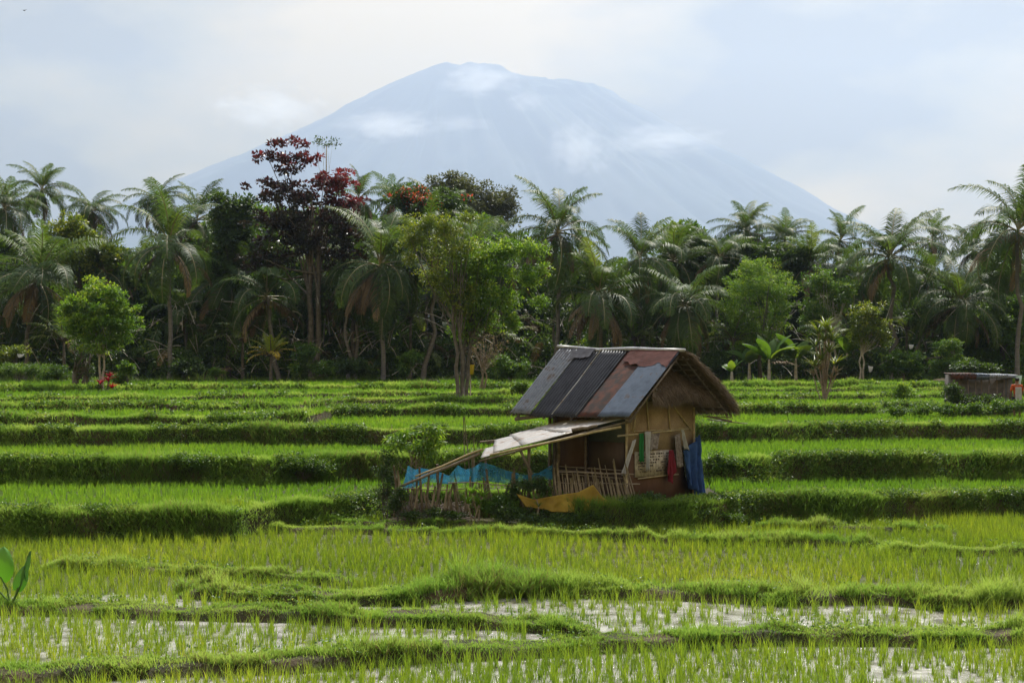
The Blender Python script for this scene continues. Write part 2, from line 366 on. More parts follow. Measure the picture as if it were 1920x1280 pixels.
# ------------------------------------------------------------------ blades and leaves
def blades(Pn, H, W, az, lean, curve, seg=3):
    n = len(Pn); H = np.broadcast_to(H, (n,)); W = np.broadcast_to(W, (n,))
    a = np.stack([np.cos(az), np.sin(az), np.zeros(n)], -1); s = np.stack([-np.sin(az), np.cos(az), np.zeros(n)], -1)
    ts = np.linspace(0, 1, seg + 1); V = np.zeros((n, 2 * seg + 1, 3))
    for i, t in enumerate(ts):
        c = Pn + a * ((lean * t + curve * t * t) * H)[:, None]
        c[:, 2] += (t - .45 * np.abs(curve) * t * t) * H
        wd = (W * (1 - t ** 1.6) * .5 + .0)[:, None]
        if i < seg: V[:, 2 * i] = c - s * wd; V[:, 2 * i + 1] = c + s * wd
        else: V[:, 2 * i] = c
    T = []
    for i in range(seg - 1): T += [(2 * i, 2 * i + 1, 2 * i + 3), (2 * i, 2 * i + 3, 2 * i + 2)]
    T.append((2 * seg - 2, 2 * seg - 1, 2 * seg))
    T = np.array(T); Fc = (np.arange(n)[:, None, None] * (2 * seg + 1) + T[None]).reshape(-1, 3)
    return V.reshape(-1, 3), Fc, 2 * seg + 1
def leaves(Pn, D, L, Wd, up=None, r=rng):
    """diamond leaves from points Pn along directions D"""
    n = len(Pn); D = unit(D); rn = r.normal(size=(n, 3)) if up is None else up + r.normal(0, .5, (n, 3))
    S = unit(np.cross(D, rn)); Nn = np.cross(S, D)
    L = np.broadcast_to(L, (n,))[:, None]; Wd = np.broadcast_to(Wd, (n,))[:, None]
    b = Pn; t = Pn + D * L; mid = Pn + D * L * .45 + Nn * L * .06
    V = np.stack([b, mid - S * Wd / 2, t, mid + S * Wd / 2], 1).reshape(-1, 3)
    T = np.array([(0, 1, 2), (0, 2, 3)])
    return V, (np.arange(n)[:, None, None] * 4 + T[None]).reshape(-1, 3)
def clump_leaves(C, rad, nper, L, r=rng, flat=.75, droop=.2, asp=.5):
    """leaves spread through small clumps: centres C (k,3), radii rad"""
    k = len(C); rad = np.broadcast_to(rad, (k,))
    n = k * nper; c = np.repeat(C, nper, 0); rr = np.repeat(rad, nper)
    d = unit(r.normal(size=(n, 3))); d[:, 2] = np.abs(d[:, 2]) * np.where(r.random(n) < .78, 1, -1)
    q = r.random(n) ** .42
    pos = c + d * (rr * q)[:, None] * np.array([1, 1, flat])
    dr = unit(d + r.normal(0, .6, (n, 3)) + np.array([0, 0, -droop]))
    Ls = L * r.uniform(.65, 1.25, n)
    V, T = leaves(pos, dr, Ls, Ls * asp, up=d + np.array([0, 0, .8]), r=r)
    tint = np.clip(np.repeat(r.uniform(.15, .85, k), nper) + r.normal(0, .17, n), 0, 1)
    return V, T, np.repeat(tint, 4)

HFX = .41
def hut_clear(x, Y):
    """True where the hut and its pen stand"""
    return (x > -3.4) & (x < 5.6) & (Y > 35.6) & (Y < 40.6)
def on_bank(x, Y, m0=.12, m1=.5):
    r = np.zeros(x.shape, bool)
    for k in range(len(step)):
        yk = stepY(k, x); r |= (Y > yk - m0) & (Y < yk + step[k][4] + m1)
    for k, (bx, by, h, wd) in enumerate(bund):
        yk = bundY(k, x); r |= (Y > yk - m0) & (Y < yk + wd + .25) & (x > bx[0] + .2) & (x < bx[-1] - .2)
    return r
def rice(name, y0f, y1f, sp, nb, H, W, mt, label, seg=2, thin=None, hmul=1.):
    """hills of young rice in slightly wavering rows between two lines"""
    ylo, yhi = y0f, y1f
    xs_lo, xs_hi = -HFX * yhi(0) * 1.12, HFX * yhi(0) * 1.12
    gx = np.arange(xs_lo, xs_hi, sp); a = min(ylo(x) for x in np.linspace(xs_lo, xs_hi, 60)); b_ = max(yhi(x) for x in np.linspace(xs_lo, xs_hi, 60))
    gy = np.arange(a, b_, sp * 1.08)
    X, Y = np.meshgrid(gx, gy); X = X.ravel(); Y = Y.ravel()
    Y = Y + .25 * fbm(X * .18, Y * .1, 77); X = X + .25 * fbm(X * .1, Y * .3, 78)
    X = X + rng.normal(0, sp * .2, X.size); Y = Y + rng.normal(0, sp * .2, Y.size)
    lo = np.array(ylo(X)); hi = np.array(yhi(X))
    ok = (Y > lo) & (Y < hi) & (np.abs(X) < HFX * Y + 1) & ~on_bank(X, Y) & ~hut_clear(X, Y)
    ok &= rng.random(X.size) > .04
    if thin is not None: ok &= rng.random(X.size) > thin(X, Y)
    X, Y = X[ok], Y[ok]
    n = len(X); Z = np.maximum(height(X, Y), -.04)
    hs = H * (1 + .4 * fbm(X * .5, Y * .5, 88)) * rng.uniform(.65, 1.2, n) * hmul
    px = np.repeat(np.stack([X, Y, Z], -1), nb, 0); m_ = n * nb
    px[:, 0] += rng.normal(0, sp * .12, m_); px[:, 1] += rng.normal(0, sp * .12, m_)
    az = rng.uniform(0, 2 * PI, m_)
    hh = np.repeat(hs, nb) * rng.uniform(.55, 1.1, m_)
    V, T, k = blades(px, hh, W * rng.uniform(.7, 1.3, m_), az, rng.uniform(.02, .24, m_), rng.uniform(.0, .38, m_), seg)
    base = .45 + .5 * fbm(X * .22, Y * .22, 91)
    tint = np.clip(np.repeat(base + rng.normal(0, .10, n), nb) + rng.normal(0, .14, m_), 0, 1)
    o = mesh(name, V, T, mt, tint=np.repeat(tint, k))
    return tag(o, label, 'rice', kind='stuff')
L_ = lambda v: (lambda x: np.zeros(np.shape(x)) + v)
S_ = lambda k: (lambda x: stepY(k, np.asarray(x, float)))
def B_(k, dflt):
    def f(x):
        x = np.asarray(x, float); bx = bund[k][0]; y = bundY(k, x)
        return np.where((x > bx[0]) & (x < bx[-1]), y, dflt(x))
    return f
wet = lambda X, Y: np.clip(.08 + .9 * fbm(X * .35, Y * .6, 51), 0, .7)
rice('rice', L_(14.), B_(0, L_(21)), .18, 15, .36, .0125, M['rice_near'], 'lime green rice seedlings in the nearest flooded paddy at the bottom of the photo', 3, wet)
rice('rice', B_(0, L_(21)), B_(2, B_(3, L_(25.5))), .20, 13, .36, .013, M['rice_near'], 'sparse rice seedlings with bright open water between them', 3, lambda X, Y: np.clip(np.where(X > -2.5, .48, .08) + .5 * fbm(X * .35, Y * .6, 52), 0, .8))
rice('rice', B_(2, B_(3, L_(25.5))), B_(4, S_(0)), .19, 15, .36, .014, M['rice_near'], 'dense yellow green rice in the wide paddy in front of the hut', 2, lambda X, Y: np.clip(.03 + .5 * fbm(X * .4, Y * .8, 53), 0, .5))
rice('rice', B_(4, B_(5, L_(36))), S_(0), .21, 14, .34, .014, M['rice_near'], 'narrow strip of rice seedlings between the low bund and the first terrace bank', 2)
rice('rice', lambda x: S_(0)(x) + .5, S_(1), .19, 11, .26, .016, M['rice_mid'], 'rice on the first terrace level with the hut', 2)
rice('rice', lambda x: S_(1)(x) + .5, S_(2), .19, 10, .24, .018, M['rice_mid'], 'smooth green rice on the second terrace behind the hut', 2)
rice('rice', lambda x: S_(2)(x) + .5, S_(3), .20, 9, .24, .022, M['rice_mid'], 'green rice on the third terrace', 2)
rice('rice', lambda x: S_(3)(x) + .5, S_(4), .22, 8, .24, .026, M['rice_mid'], 'green rice on the fourth terrace below the forked trees', 2)
rice('rice', lambda x: S_(4)(x) + .5, S_(5), .24, 8, .24, .03, M['rice_mid'], 'green rice on the fifth terrace', 2)
rice('rice', lambda x: S_(5)(x) + .5, S_(6), .26, 8, .24, .035, M['rice_mid'], 'green rice on the sixth terrace', 2)
rice('rice', lambda x: S_(6)(x) + .4, L_(102.), .30, 8, .26, .04, M['rice_mid'], 'green rice on the last terrace at the foot of the palms', 2)

def turf(name, X, Y, H, W, mt, label, seg=2, out=None, dens_tint=0., dead=.08, weeds=0, wl=.07):
    n = len(X); Z = height(X, Y)
    if out is None: az = rng.uniform(0, 2 * PI, n); lean = rng.uniform(.0, .5, n); cu = rng.uniform(.1, .8, n)
    else: az = -PI / 2 + rng.normal(0, .8, n); lean = np.where(out, rng.uniform(.35, 1.1, n), rng.uniform(0, .5, n)); cu = np.where(out, rng.uniform(.1, .6, n), rng.uniform(.1, .7, n))
    g = G()
    hh = H * rng.uniform(.45, 1.4, n) * np.clip(1 + .9 * fbm(X * 1.3, Y * 1.3, 61), .35, 2) * np.clip(1 + 1.1 * fbm(X * .35, Y * .35, 64), .6, 1.6)
    V, T, k = blades(np.stack([X, Y, Z - .01], -1), hh, W * rng.uniform(.7, 1.4, n), az, lean, cu, seg)
    ti = np.clip(.45 + .8 * fbm(X * .8, Y * .8, 62) + rng.normal(0, .16, n) + dens_tint + (0 if out is None else np.where(out, .0, .28)), 0, 1)  # blades on bank tops tinted lighter: sunlit lip put into the colour
    g.add(V, T, np.repeat(ti, k), 0)
    if dead:
        q = (rng.random(n) < dead * np.clip(1 + 6 * fbm(X * .7, Y * .7, 66), 0, 4))
        V, T, k = blades(np.stack([X, Y, Z - .01], -1)[q], hh[q] * .9, W * 1.1, az[q], lean[q] + .3, cu[q], seg)
        g.add(V, T, np.repeat(rng.random(q.sum()), k), 1)
    if weeds:
        q = rng.integers(0, n, weeds); C = np.stack([X, Y, Z + .04], -1)[q]; C[:, 2] += rng.uniform(0, .12, weeds)
        keep = fbm(C[:, 0] * .7, C[:, 1] * .7, 67) > -.02; C = C[keep]
        V, T, ti = clump_leaves(C, .11, 9, wl, flat=.8, asp=.6); g.add(V, T, ti, 2)
    return tag(g.build(name, [mt, M['dry'], M['weed']]), label, 'grass', kind='stuff')
# grass on the low bunds
bund_labels = ['rough grass on the nearest mud bund crossing the bottom of the photo', 'grass on the left bund above the pale flooded strip',
               'thick mounded grass on the bund behind the bright open water', 'short grass bund at the far left in front of the wide paddy',
               'long low grass bund in front of the hut', 'grass bund at the right edge of the wide paddy', 'shaggy grass berm in front of the stake fence', 'small grassy bund below the right terrace bank']
for k, (bx, by, h, wd) in enumerate(bund):
    length = bx[-1] - bx[0]; n = int(length * (wd + .4) * 2100)
    X = rng.uniform(bx[0] + .1, bx[-1] - .1, n); yk = bundY(k, X); u = rng.random(n)
    face = rng.random(n) < .25
    Y = np.where(face, yk - .02 + .2 * u, yk + .10 + (wd + .12) * u)
    ok = np.abs(X) < HFX * Y + .6
    bare = (fbm(X * .8, X * 0 + k, 71) > .02) & face & (rng.random(n) < .8)     # bare mud shows on the front face
    ok &= ~bare; X, Y, face = X[ok], Y[ok], face[ok]
    if k == 2: hm = .15 + .06 * np.exp(-((X + .9) / 1.1) ** 2)
    else: hm = .13
    bare2 = (fbm(X * 1.1, Y * 1.6, 73) > .17) & (rng.random(len(X)) < .85); X, Y, face, hm = X[~bare2], Y[~bare2], face[~bare2], (hm[~bare2] if np.ndim(hm) else hm)
    hm = hm * np.clip(1 + 1.6 * fbm(X * 3.1, Y * 3.1, 74), .4, 2.3)
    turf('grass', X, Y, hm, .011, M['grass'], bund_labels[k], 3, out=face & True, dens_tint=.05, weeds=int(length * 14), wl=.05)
# hanging growth on the terrace banks
step_names = ['first', 'second', 'third', 'fourth', 'fifth', 'sixth', 'last']
for k in range(len(step)):
    ym = step[k][1].mean(); half = HFX * ym * 1.1
    dn = [1500, 1150, 800, 520, 420, 300, 420][k]; wd_ = [.014, .017, .02, .026, .03, .035, .04][k]
    hg = [.20, .20, .18, .17, .17, .16, .24][k]
    dz = step[k][3] - step[k][2]
    n = int(2 * half * (dz + .7) * dn)
    X = rng.uniform(-half, half, n); face = rng.random(n) < (dz + .1) / (dz + .7)
    yk = stepY(k, X); u = rng.random(n)
    Y = np.where(face, yk - .03 + (step[k][4] * wid(k, X) + .03) * u, yk + step[k][4] * wid(k, X) + .6 * u - .05)
    ok = np.abs(X) < HFX * Y + .6; X, Y, face = X[ok], Y[ok], face[ok]
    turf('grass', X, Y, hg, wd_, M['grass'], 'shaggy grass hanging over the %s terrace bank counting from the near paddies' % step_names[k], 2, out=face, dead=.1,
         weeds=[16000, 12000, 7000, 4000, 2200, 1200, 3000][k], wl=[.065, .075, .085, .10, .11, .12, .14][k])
# uneven grass strip between the fields and the trees
n = 60000; X = rng.uniform(-44, 44, n); Y = rng.uniform(88, 106, n)
ok = (fbm(X * .12, Y * .25, 81) > -.12) & (np.abs(X) < HFX * Y); X, Y = X[ok], Y[ok]
turf('grass', X, Y, .42, .05, M['grass'], 'rank grass along the shaded edge of the palm wood', 2, dead=.1, weeds=5000, wl=.16)

# ------------------------------------------------------------------ mountain
prof = [(-900, 700), (-400, 606), (0, 488), (200, 405), (330, 345), (470, 287), (600, 228), (640, 203), (700, 172), (750, 150), (790, 133), (818, 122), (835, 116), (858, 121), (895, 127), (918, 129), (938, 122), (960, 136),
        (1000, 148), (1045, 154), (1062, 163), (1100, 161), (1148, 172), (1165, 188), (1200, 205), (1260, 237), (1320, 270), (1400, 308), (1480, 350), (1560, 398), (1700, 470), (1950, 580), (2400, 700)]
MY = 13000.0; mx0 = (842 - 960) / F * MY
pxs = np.array([(a - 960) / F * MY for a, b in prof]); pzs = np.array([CZ + (HOR - b) / F * MY for a, b in prof])
def mountz(X, Y):
    dx = X - mx0; dy = (Y - MY) * (1.7 + 2.2 * np.exp(-(np.abs(dx) + np.abs(Y - MY)) / 1300)); r = np.sqrt(dx * dx + dy * dy) + 1e-6
    c = dx / r; a0 = np.arctan2(dy, dx)
    j_ = 9 * fbm(r / 60, a0 * 3, 33, 2) * np.clip(1 - r / 4000, 0, 1); zl = np.interp(mx0 - r, pxs, pzs) + j_; zr = np.interp(mx0 + r, pxs, pzs) + j_
    t = sstep(c * 1.0 + .5); z = zl * (1 - t) + zr * t
    a = np.arctan2(dy, dx); k = sstep(r / 2500) * np.clip(1 - np.abs(c) ** 8, 0, 1)
    gul = fbm(a * 9 + .3 * noise(r / 700, a, 4), r / 2600 + a * 0, 21, 4)
    z = z + k * 210 * gul * np.clip(z / 1500, 0, 1) + 20 * fbm(X / 160, Y / 160, 23, 3) * np.clip(z / 800, 0, 1) * np.clip(r / 1500, .35, 1)
    return np.maximum(z, -50)
mm = noisy('mountain_forest', [(.35, (.035, .055, .03)), (.65, (.09, .09, .07))], .0012, 8, rough=.95, bump=0)
xs = np.concatenate([np.linspace(-8800, -2200, 130), np.linspace(-2170, 2200, 300), np.linspace(2230, 8800, 130)]); ysr = np.concatenate([np.linspace(6500, 11500, 100), np.linspace(11530, 13600, 110)])
X, Y = np.meshgrid(xs, ysr); i_ = np.arange(X.size).reshape(X.shape)
V, Fq = np.stack([X, Y, mountz(X, Y)], -1).reshape(-1, 3), np.stack([i_[:-1, :-1], i_[:-1, 1:], i_[1:, 1:], i_[1:, :-1]], -1).reshape(-1, 4)
tag(mesh('mountain', V, Fq, mm, smooth=True), 'broad hazy blue volcano with a notched summit', 'mountain', kind='structure')

# ------------------------------------------------------------------ the hut
th = R(46); hd = np.array([math.cos(th), -math.sin(th), 0]); hg_ = np.array([math.sin(th), math.cos(th), 0])
HC = np.array([2.946, 38.45, 0])
def H(u, v, z): return HC + hd * u + hg_ * v + np.array([0, 0, z])
UZ = np.array([0, 0, 1.])
GZ = .78
def metal_mat(name, stops, scale=4.5, rough=.5, metal=.35, stretch=(1, 1, 1)):
    return noisy(name, stops, scale, 6, rough, .25, stretch, bump=.1, metal=metal)
M['tin_grey'] = metal_mat('weathered_grey_tin', [(.3, (.09, .10, .115)), (.55, (.16, .175, .20)), (.66, (.10, .08, .065))])
M['tin_dark'] = metal_mat('blackened_tin', [(.3, (.012, .013, .018)), (.7, (.035, .036, .045))], metal=.2, rough=.42)
M['tin_rust'] = metal_mat('rusty_tin', [(.38, (.020, .016, .015)), (.5, (.045, .020, .014)), (.64, (.085, .028, .016))], rough=.8, metal=.0)
M['tin_blue'] = metal_mat('blue_grey_sheet', [(.3, (.040, .052, .072)), (.58, (.070, .090, .12)), (.68, (.06, .045, .04))], rough=.4)
M['tin_pale'] = metal_mat('pale_tin', [(.3, (.30, .29, .28)), (.5, (.46, .45, .44)), (.62, (.38, .33, .29)), (.68, (.22, .13, .09)), (.78, (.40, .37, .34))], scale=3, stretch=(.6, 1.5, 1), rough=.5, metal=.15)
M['thatch'] = noisy('thatch', [(.3, (.06, .042, .028)), (.7, (.15, .11, .075))], 9, rough=.95, bump=.8, bscale=40)
M['straw'] = leafmat('thatch_straw', (.06, .042, .028), (.15, .112, .075), (.27, .21, .145), trans=.15, rough=.9, tcol=(1, .9, .7))
def weave(name, c1, c2, sc_=26, c3=None):
    m = mat(name, c1, .75, .25); nt = m.node_tree; b = nt.nodes['Principled BSDF']
    tc = N(nt, 'ShaderNodeTexCoord'); mp = N(nt, 'ShaderNodeMapping'); mp.inputs['Rotation'].default_value = (R(90), 0, th + PI / 2)
    ck = N(nt, 'ShaderNodeTexBrick'); ck.inputs['Scale'].default_value = sc_; ck.inputs['Color1'].default_value = (*c1, 1); ck.inputs['Color2'].default_value = (*c2, 1)
    ck.inputs['Mortar'].default_value = (c1[0] * .4, c1[1] * .4, c1[2] * .4, 1); ck.inputs['Mortar Size'].default_value = .04
    nt.links.new(tc.outputs['Object'], mp.inputs[0]); nt.links.new(mp.outputs[0], ck.inputs[0])
    ns = N(nt, 'ShaderNodeTexNoise'); ns.inputs['Scale'].default_value = 2.2; ns.inputs['Detail'].default_value = 7; nt.links.new(tc.outputs['Object'], ns.inputs[0])
    mx = N(nt, 'ShaderNodeMixRGB', blend_type='MULTIPLY'); mx.inputs[0].default_value = .85
    nt.links.new(ck.outputs[0], mx.inputs[1]); nt.links.new(ramp(nt, ns.outputs[0], [(.3, (.55, .5, .45)), (.6, (1, 1, 1))]), mx.inputs[2]); nt.links.new(mx.outputs[0], b.inputs['Base Color'])
    bp = N(nt, 'ShaderNodeBump'); bp.inputs['Strength'].default_value = .5; bp.inputs['Distance'].default_value = .01; nt.links.new(ck.outputs['Fac'], bp.inputs['Height']); nt.links.new(bp.outputs[0], b.inputs['Normal'])
    return m
M['weave'] = weave('woven_bamboo', (.50, .375, .25), (.42, .31, .20), 16)
M['ply_red'] = noisy('brown_board', [(.3, (.085, .045, .03)), (.7, (.15, .085, .055))], 3, stretch=(1, 1, .3), bump=.15)
M['ply_dark'] = noisy('dark_board', [(.3, (.045, .03, .022)), (.7, (.085, .055, .04))], 3, stretch=(1, 1, .3), bump=.15)
M['ply_grey'] = noisy('grey_green_sheet', [(.3, (.05, .055, .045)), (.7, (.085, .09, .075))], 3, bump=.15)
M['sack'] = noisy('pale_sacking', [(.35, (.28, .24, .19)), (.65, (.52, .47, .39))], 12, bump=.3)
M['print'] = mat('sack_print', (.07, .055, .05), .8)
def cloth(name, c, c2=None, tr=.25, sc_=5):
    m = noisy(name, [(.35, c2 or tuple(.6 * v for v in c)), (.65, c)], sc_, rough=.85, spec=.2, bump=.35, bscale=12)
    nt = m.node_tree; b = nt.nodes['Principled BSDF']; o = nt.nodes['Material Output']
    t = N(nt, 'ShaderNodeBsdfTranslucent'); t.inputs[0].default_value = (*c, 1)
    mx = N(nt, 'ShaderNodeMixShader'); mx.inputs[0].default_value = tr
    nt.links.new(b.outputs[0], mx.inputs[1]); nt.links.new(t.outputs[0], mx.inputs[2]); nt.links.new(mx.outputs[0], o.inputs[0]); return m
def netmat(name, c, alpha=.75):
    m = cloth(name, c, tr=.4); nt = m.node_tree; o = nt.nodes['Material Output']; src = o.inputs[0].links[0].from_socket
    tp = N(nt, 'ShaderNodeBsdfTransparent'); mx = N(nt, 'ShaderNodeMixShader')
    ns = N(nt, 'ShaderNodeTexNoise'); ns.inputs['Scale'].default_value = 3; tc = N(nt, 'ShaderNodeTexCoord'); nt.links.new(tc.outputs['Object'], ns.inputs[0])
    nt.links.new(ramp(nt, ns.outputs[0], [(.35, (alpha - .35,) * 3), (.6, (alpha + .1,) * 3)]), mx.inputs[0])
    nt.links.new(tp.outputs[0], mx.inputs[1]); nt.links.new(src, mx.inputs[2]); nt.links.new(mx.outputs[0], o.inputs[0]); return m
M['c_green'] = cloth('green_cloth', (.03, .22, .06)); M['c_white'] = cloth('pale_cloth', (.52, .53, .55), (.36, .36, .37)); M['c_grey'] = cloth('grey_patterned_cloth', (.40, .36, .35), (.14, .11, .11), sc_=14)
M['c_red'] = cloth('red_cloth', (.26, .03, .05)); M['c_blue'] = netmat('blue_net', (.07, .16, .44), 1.05); M['c_cyan'] = netmat('light_blue_net', (.06, .30, .50), .60)
M['c_paleblue'] = netmat('pale_blue_net', (.25, .33, .38), .7)
M['c_yellow'] = cloth('yellow_tarp', (.46, .33, .06), (.26, .17, .03), tr=.35, sc_=2)
M['c_tarpdark'] = cloth('dark_tarp_patch', (.10, .10, .12)); M['c_tarpred'] = cloth('reddish_tarp_patch', (.13, .055, .048))
M['concrete'] = noisy('stained_wall', [(.3, (.06, .055, .055)), (.5, (.125, .115, .11)), (.7, (.08, .065, .06))], 2.2, bump=.3)

hut = empty('hut', H(0, 0, GZ), 'small farm hut with patched tin and thatch roof among the rice terraces', 'hut')
def sheet(g, a, b, c, d, nu=60, nv=8, amp=0., waves=0, m=0, sag=0., th_=.0, seed=0, ragged=0.):
    """bilinear sheet a(top left) b(top right) c(bottom right) d(bottom left) with corrugations along its width"""
    a, b, c, d = [np.asarray(q, float) for q in (a, b, c, d)]
    nrm = unit(np.cross(b - a, d - a)); U, Vv = np.meshgrid(np.linspace(0, 1, nu), np.linspace(0, 1, nv))
    r = np.random.default_rng(seed)
    v2 = Vv.copy()
    if ragged: v2 = Vv * (1 + ragged * (fbm(U * 7, U * 0 + seed, seed + 3)))
    Pn = (a * (1 - U[..., None]) + b * U[..., None]) * (1 - v2[..., None]) + (d * (1 - U[..., None]) + c * U[..., None]) * v2[..., None]
    Pn = Pn + nrm * (amp * np.sin(U * waves * 2 * PI) + sag * np.sin(Vv * PI) * np.sin(U * PI))[..., None] + nrm * (.012 * fbm(U * 3, Vv * 3, seed + 9))[..., None]
    i = np.arange(nu * nv).reshape(nv, nu); Fq = np.stack([i[:-1, :-1], i[:-1, 1:], i[1:, 1:], i[1:, :-1]], -1).reshape(-1, 4)
    return g.add(Pn.reshape(-1, 3), Fq, .5, m)
# --- left roof slope: five sheets. u runs from back (-) to front (+)
RV, RZ0, RZ1 = .11, 4.58, 4.47       # ridge line height back / front
EV, EZ = -1.85, 2.80
def ridge(u): return H(u, RV, RZ0 + (RZ1 - RZ0) * (u + 2.4) / 4.4)
def eave(u, dz=0): return H(u, EV, EZ + dz)
roof = bpy.data.objects.new('roof', None); col.objects.link(roof); roof.parent = hut; roof.location = (0, 0, 0)
nrm = unit(np.cross(hd, ridge(0) - eave(0)))
if nrm[2] < 0: nrm = -nrm
lay = [(-2.4, -2.4, -1.55, -1.62, 'tin_grey', 8, .022, .035, 'tin_sheet', 'pale grey corrugated tin sheet'), (-1.60, -1.66, -.78, -.78, 'tin_dark', 8, .022, .0, 'tin_sheet', 'blackened corrugated sheet beside the pale strip'),
       (-.76, -.76, .18, .12, 'tin_dark', 9, .022, .03, 'tin_sheet', 'blackened corrugated sheet next to the rusty one'), (.12, .08, 1.12, .98, 'tin_rust', 3, .004, .0, 'tin_sheet', 'brown rusty flat sheet'),
       (1.00, .86, 1.98, 1.92, 'tin_blue', 1, .003, .035, 'tin_sheet', 'smooth blue grey sheet at the gable end')]
for i, (u0, w0, u1, w1, mt, wv, am, lift, nm, lb) in enumerate(lay):
    g = G(); sheet(g, ridge(u0) + nrm * lift, ridge(u1) + nrm * lift, eave(w1, [0, -.06, -.03, 0, .02][i]) + nrm * lift, eave(w0, [0, -.02, -.03, 0, .0][i]) + nrm * lift, 90, 14, am, wv, sag=-.03, seed=i, ragged=.012)
    o = g.build(nm, M[mt], roof, smooth=True); o['label'] = lb
    md = o.modifiers.new('t', 'SOLIDIFY'); md.thickness = .006
g = G(); tubeG(g, [ridge(-.77) + nrm * .055, (ridge(-.77) + eave(-.77)) / 2 + nrm * .03, eave(-.77) + nrm * .055], .012, 6)
g.build('pale_strip', M['tin_pale'], roof)
g = G(); tubeG(g, [ridge(.16) + nrm * .055, (ridge(.13) + eave(.12)) / 2 + nrm * .04, eave(.10) + nrm * .06], .010, 6); g.build('batten', M['tin_grey'], roof)
# ridge cap pole, slightly sagging
g = G(); pts = [ridge(u) + UZ * (.05 + s) for u, s in ((-2.5, .03), (-1.7, .0), (-.9, -.045), (-.3, -.02), (.3, .01), (1.2, .0), (2.12, .01))]
tubeG(g, pts, [.045, .05, .055, .06, .06, .055, .045], 8); g.build('ridge_cap', noisy('ridge_tin', [(.3, (.22, .22, .23)), (.7, (.42, .42, .42))], 4, rough=.4, bump=.1, metal=.4), roof, smooth=True)
def patch(u0, u1, t, mt, seed, lb):
    g = G(); nu, nv = 26, 8; U, Vv = np.meshgrid(np.linspace(0, 1, nu), np.linspace(0, 1, nv)); Pn = np.zeros((nv, nu, 3))
    for i in range(nv):
        for j in range(nu):
            u = u0 + (u1 - u0) * U[i, j]; dep = t * (.55 + .9 * (fbm(U[i, j] * 3.2, .5, seed, 3) + .3)) * Vv[i, j]
            Pn[i, j] = ridge(u) * (1 - dep) + eave(u) * dep + nrm * (.06 + .035 * abs(fbm(U[i, j] * 9, Vv[i, j] * 3, seed + 5)))
    i = np.arange(nu * nv).reshape(nv, nu); g.add(Pn.reshape(-1, 3), np.stack([i[:-1, :-1], i[:-1, 1:], i[1:, 1:], i[1:, :-1]], -1).reshape(-1, 4))
    o = g.build('tarp_patch', M[mt], roof, smooth=True); o['label'] = lb
patch(-2.3, -1.0, .17, 'c_tarpdark', 5, 'dark grey tarpaulin rag under the ridge cap'); patch(.3, 1.95, .24, 'c_tarpred', 8, 'reddish tarpaulin rag under the ridge cap')
# rafters and battens below
g = G()
for u in (-2.2, -1.2, -.2, .9, 1.85): beam(g, ridge(u) - nrm * .12, eave(u) - nrm * .12, .05, .05)
for f in (.08, .5, .93): beam(g, ridge(-2.35) * (1 - f) + eave(-2.35) * f - nrm * .17, ridge(1.9) * (1 - f) + eave(1.9) * f - nrm * .17, .05, .05)
beam(g, H(-2.3, -1.75, 2.66), H(-1.0, -1.15, 2.86), .09, .10)
g.build('rafters', M['wood'], roof)
# --- thatched right slope
REV, REZ = 2.12, 2.92
def rs(u, t):       # point on the thatch top surface, curved towards the eave
    a = ridge(u) + UZ * .02; b = H(u, REV, REZ + .22); p = a * (1 - t) + b * t
    return p + UZ * (.09 * math.sin(t * PI) + .07 * float(fbm(u * 2.5, t * 4, 55)))
g = G(); nu, nv = 24, 16
top = np.array([[rs(-2.35 + 4.5 * j / (nu - 1), i / (nv - 1)) for j in range(nu)] for i in range(nv)])
thick = np.linspace(.06, .25, nv)[:, None, None]; low = top - UZ * thick - hg_ * .02 * 0
i = np.arange(nu * nv).reshape(nv, nu); q = np.stack([i[:-1, :-1], i[:-1, 1:], i[1:, 1:], i[1:, :-1]], -1).reshape(-1, 4)
g.add(top.reshape(-1, 3), q[:, ::-1]); g.add(low.reshape(-1, 3), q)
for e0, e1 in ((top[:, 0], low[:, 0]), (top[:, -1], low[:, -1]), (top[0], low[0]), (top[-1], low[-1])):
    k = len(e0); V = np.concatenate([e0, e1]); a = np.arange(k - 1); g.add(V, np.stack([a, a + 1, a + 1 + k, a + k], -1))
tr_ = g.build('thatch', M['thatch'], roof)
# straw strands: along the surface, at the eave and along the gable verge
def straws(Pn, D, L, W, name, par, seed=3):
    r = np.random.default_rng(seed); n = len(Pn); D = unit(D + r.normal(0, .16, (n, 3))); S = unit(np.cross(D, r.normal(size=(n, 3))))
    L = (L * r.uniform(.5, 1.3, n))[:, None]; W = W * r.uniform(.6, 1.4, n)[:, None]
    sagv = np.array([0, 0, -.25])
    V = np.stack([Pn - S * W / 2, Pn + S * W / 2, Pn + D * L * .6 + S * W * .3, Pn + D * L * .6 - S * W * .3, Pn + D * L + sagv * L * .8], 1).reshape(-1, 3)
    b = np.arange(n)[:, None] * 5
    g = G(); g.add(V, b + np.array([0, 1, 2, 3]), np.repeat(np.clip(r.normal(.45, .25, n), 0, 1), 5)); g.T.append(b + np.array([3, 2, 4])); g.mt.append(np.zeros(n, int))
    return g.build(name, M['straw'], par)
slope = unit(H(0, REV, REZ) - ridge(0))
n = 5200; uu = rng.uniform(-2.35, 2.17, n); tt = rng.uniform(0, 1, n) ** .8
Ps = np.array([rs(a, t) for a, t in zip(uu, tt)]) + UZ * .01
straws(Ps, slope[None] + UZ * .05, .35, .014, 'straw', tr_)
n = 2600; uu = rng.uniform(-2.35, 2.2, n); Ps = np.array([rs(a, 1.) for a in uu]) - UZ * rng.uniform(0, .3, n)[:, None]
straws(Ps, slope[None] * .9 - UZ * .25, .26, .014, 'straw', tr_, 4)
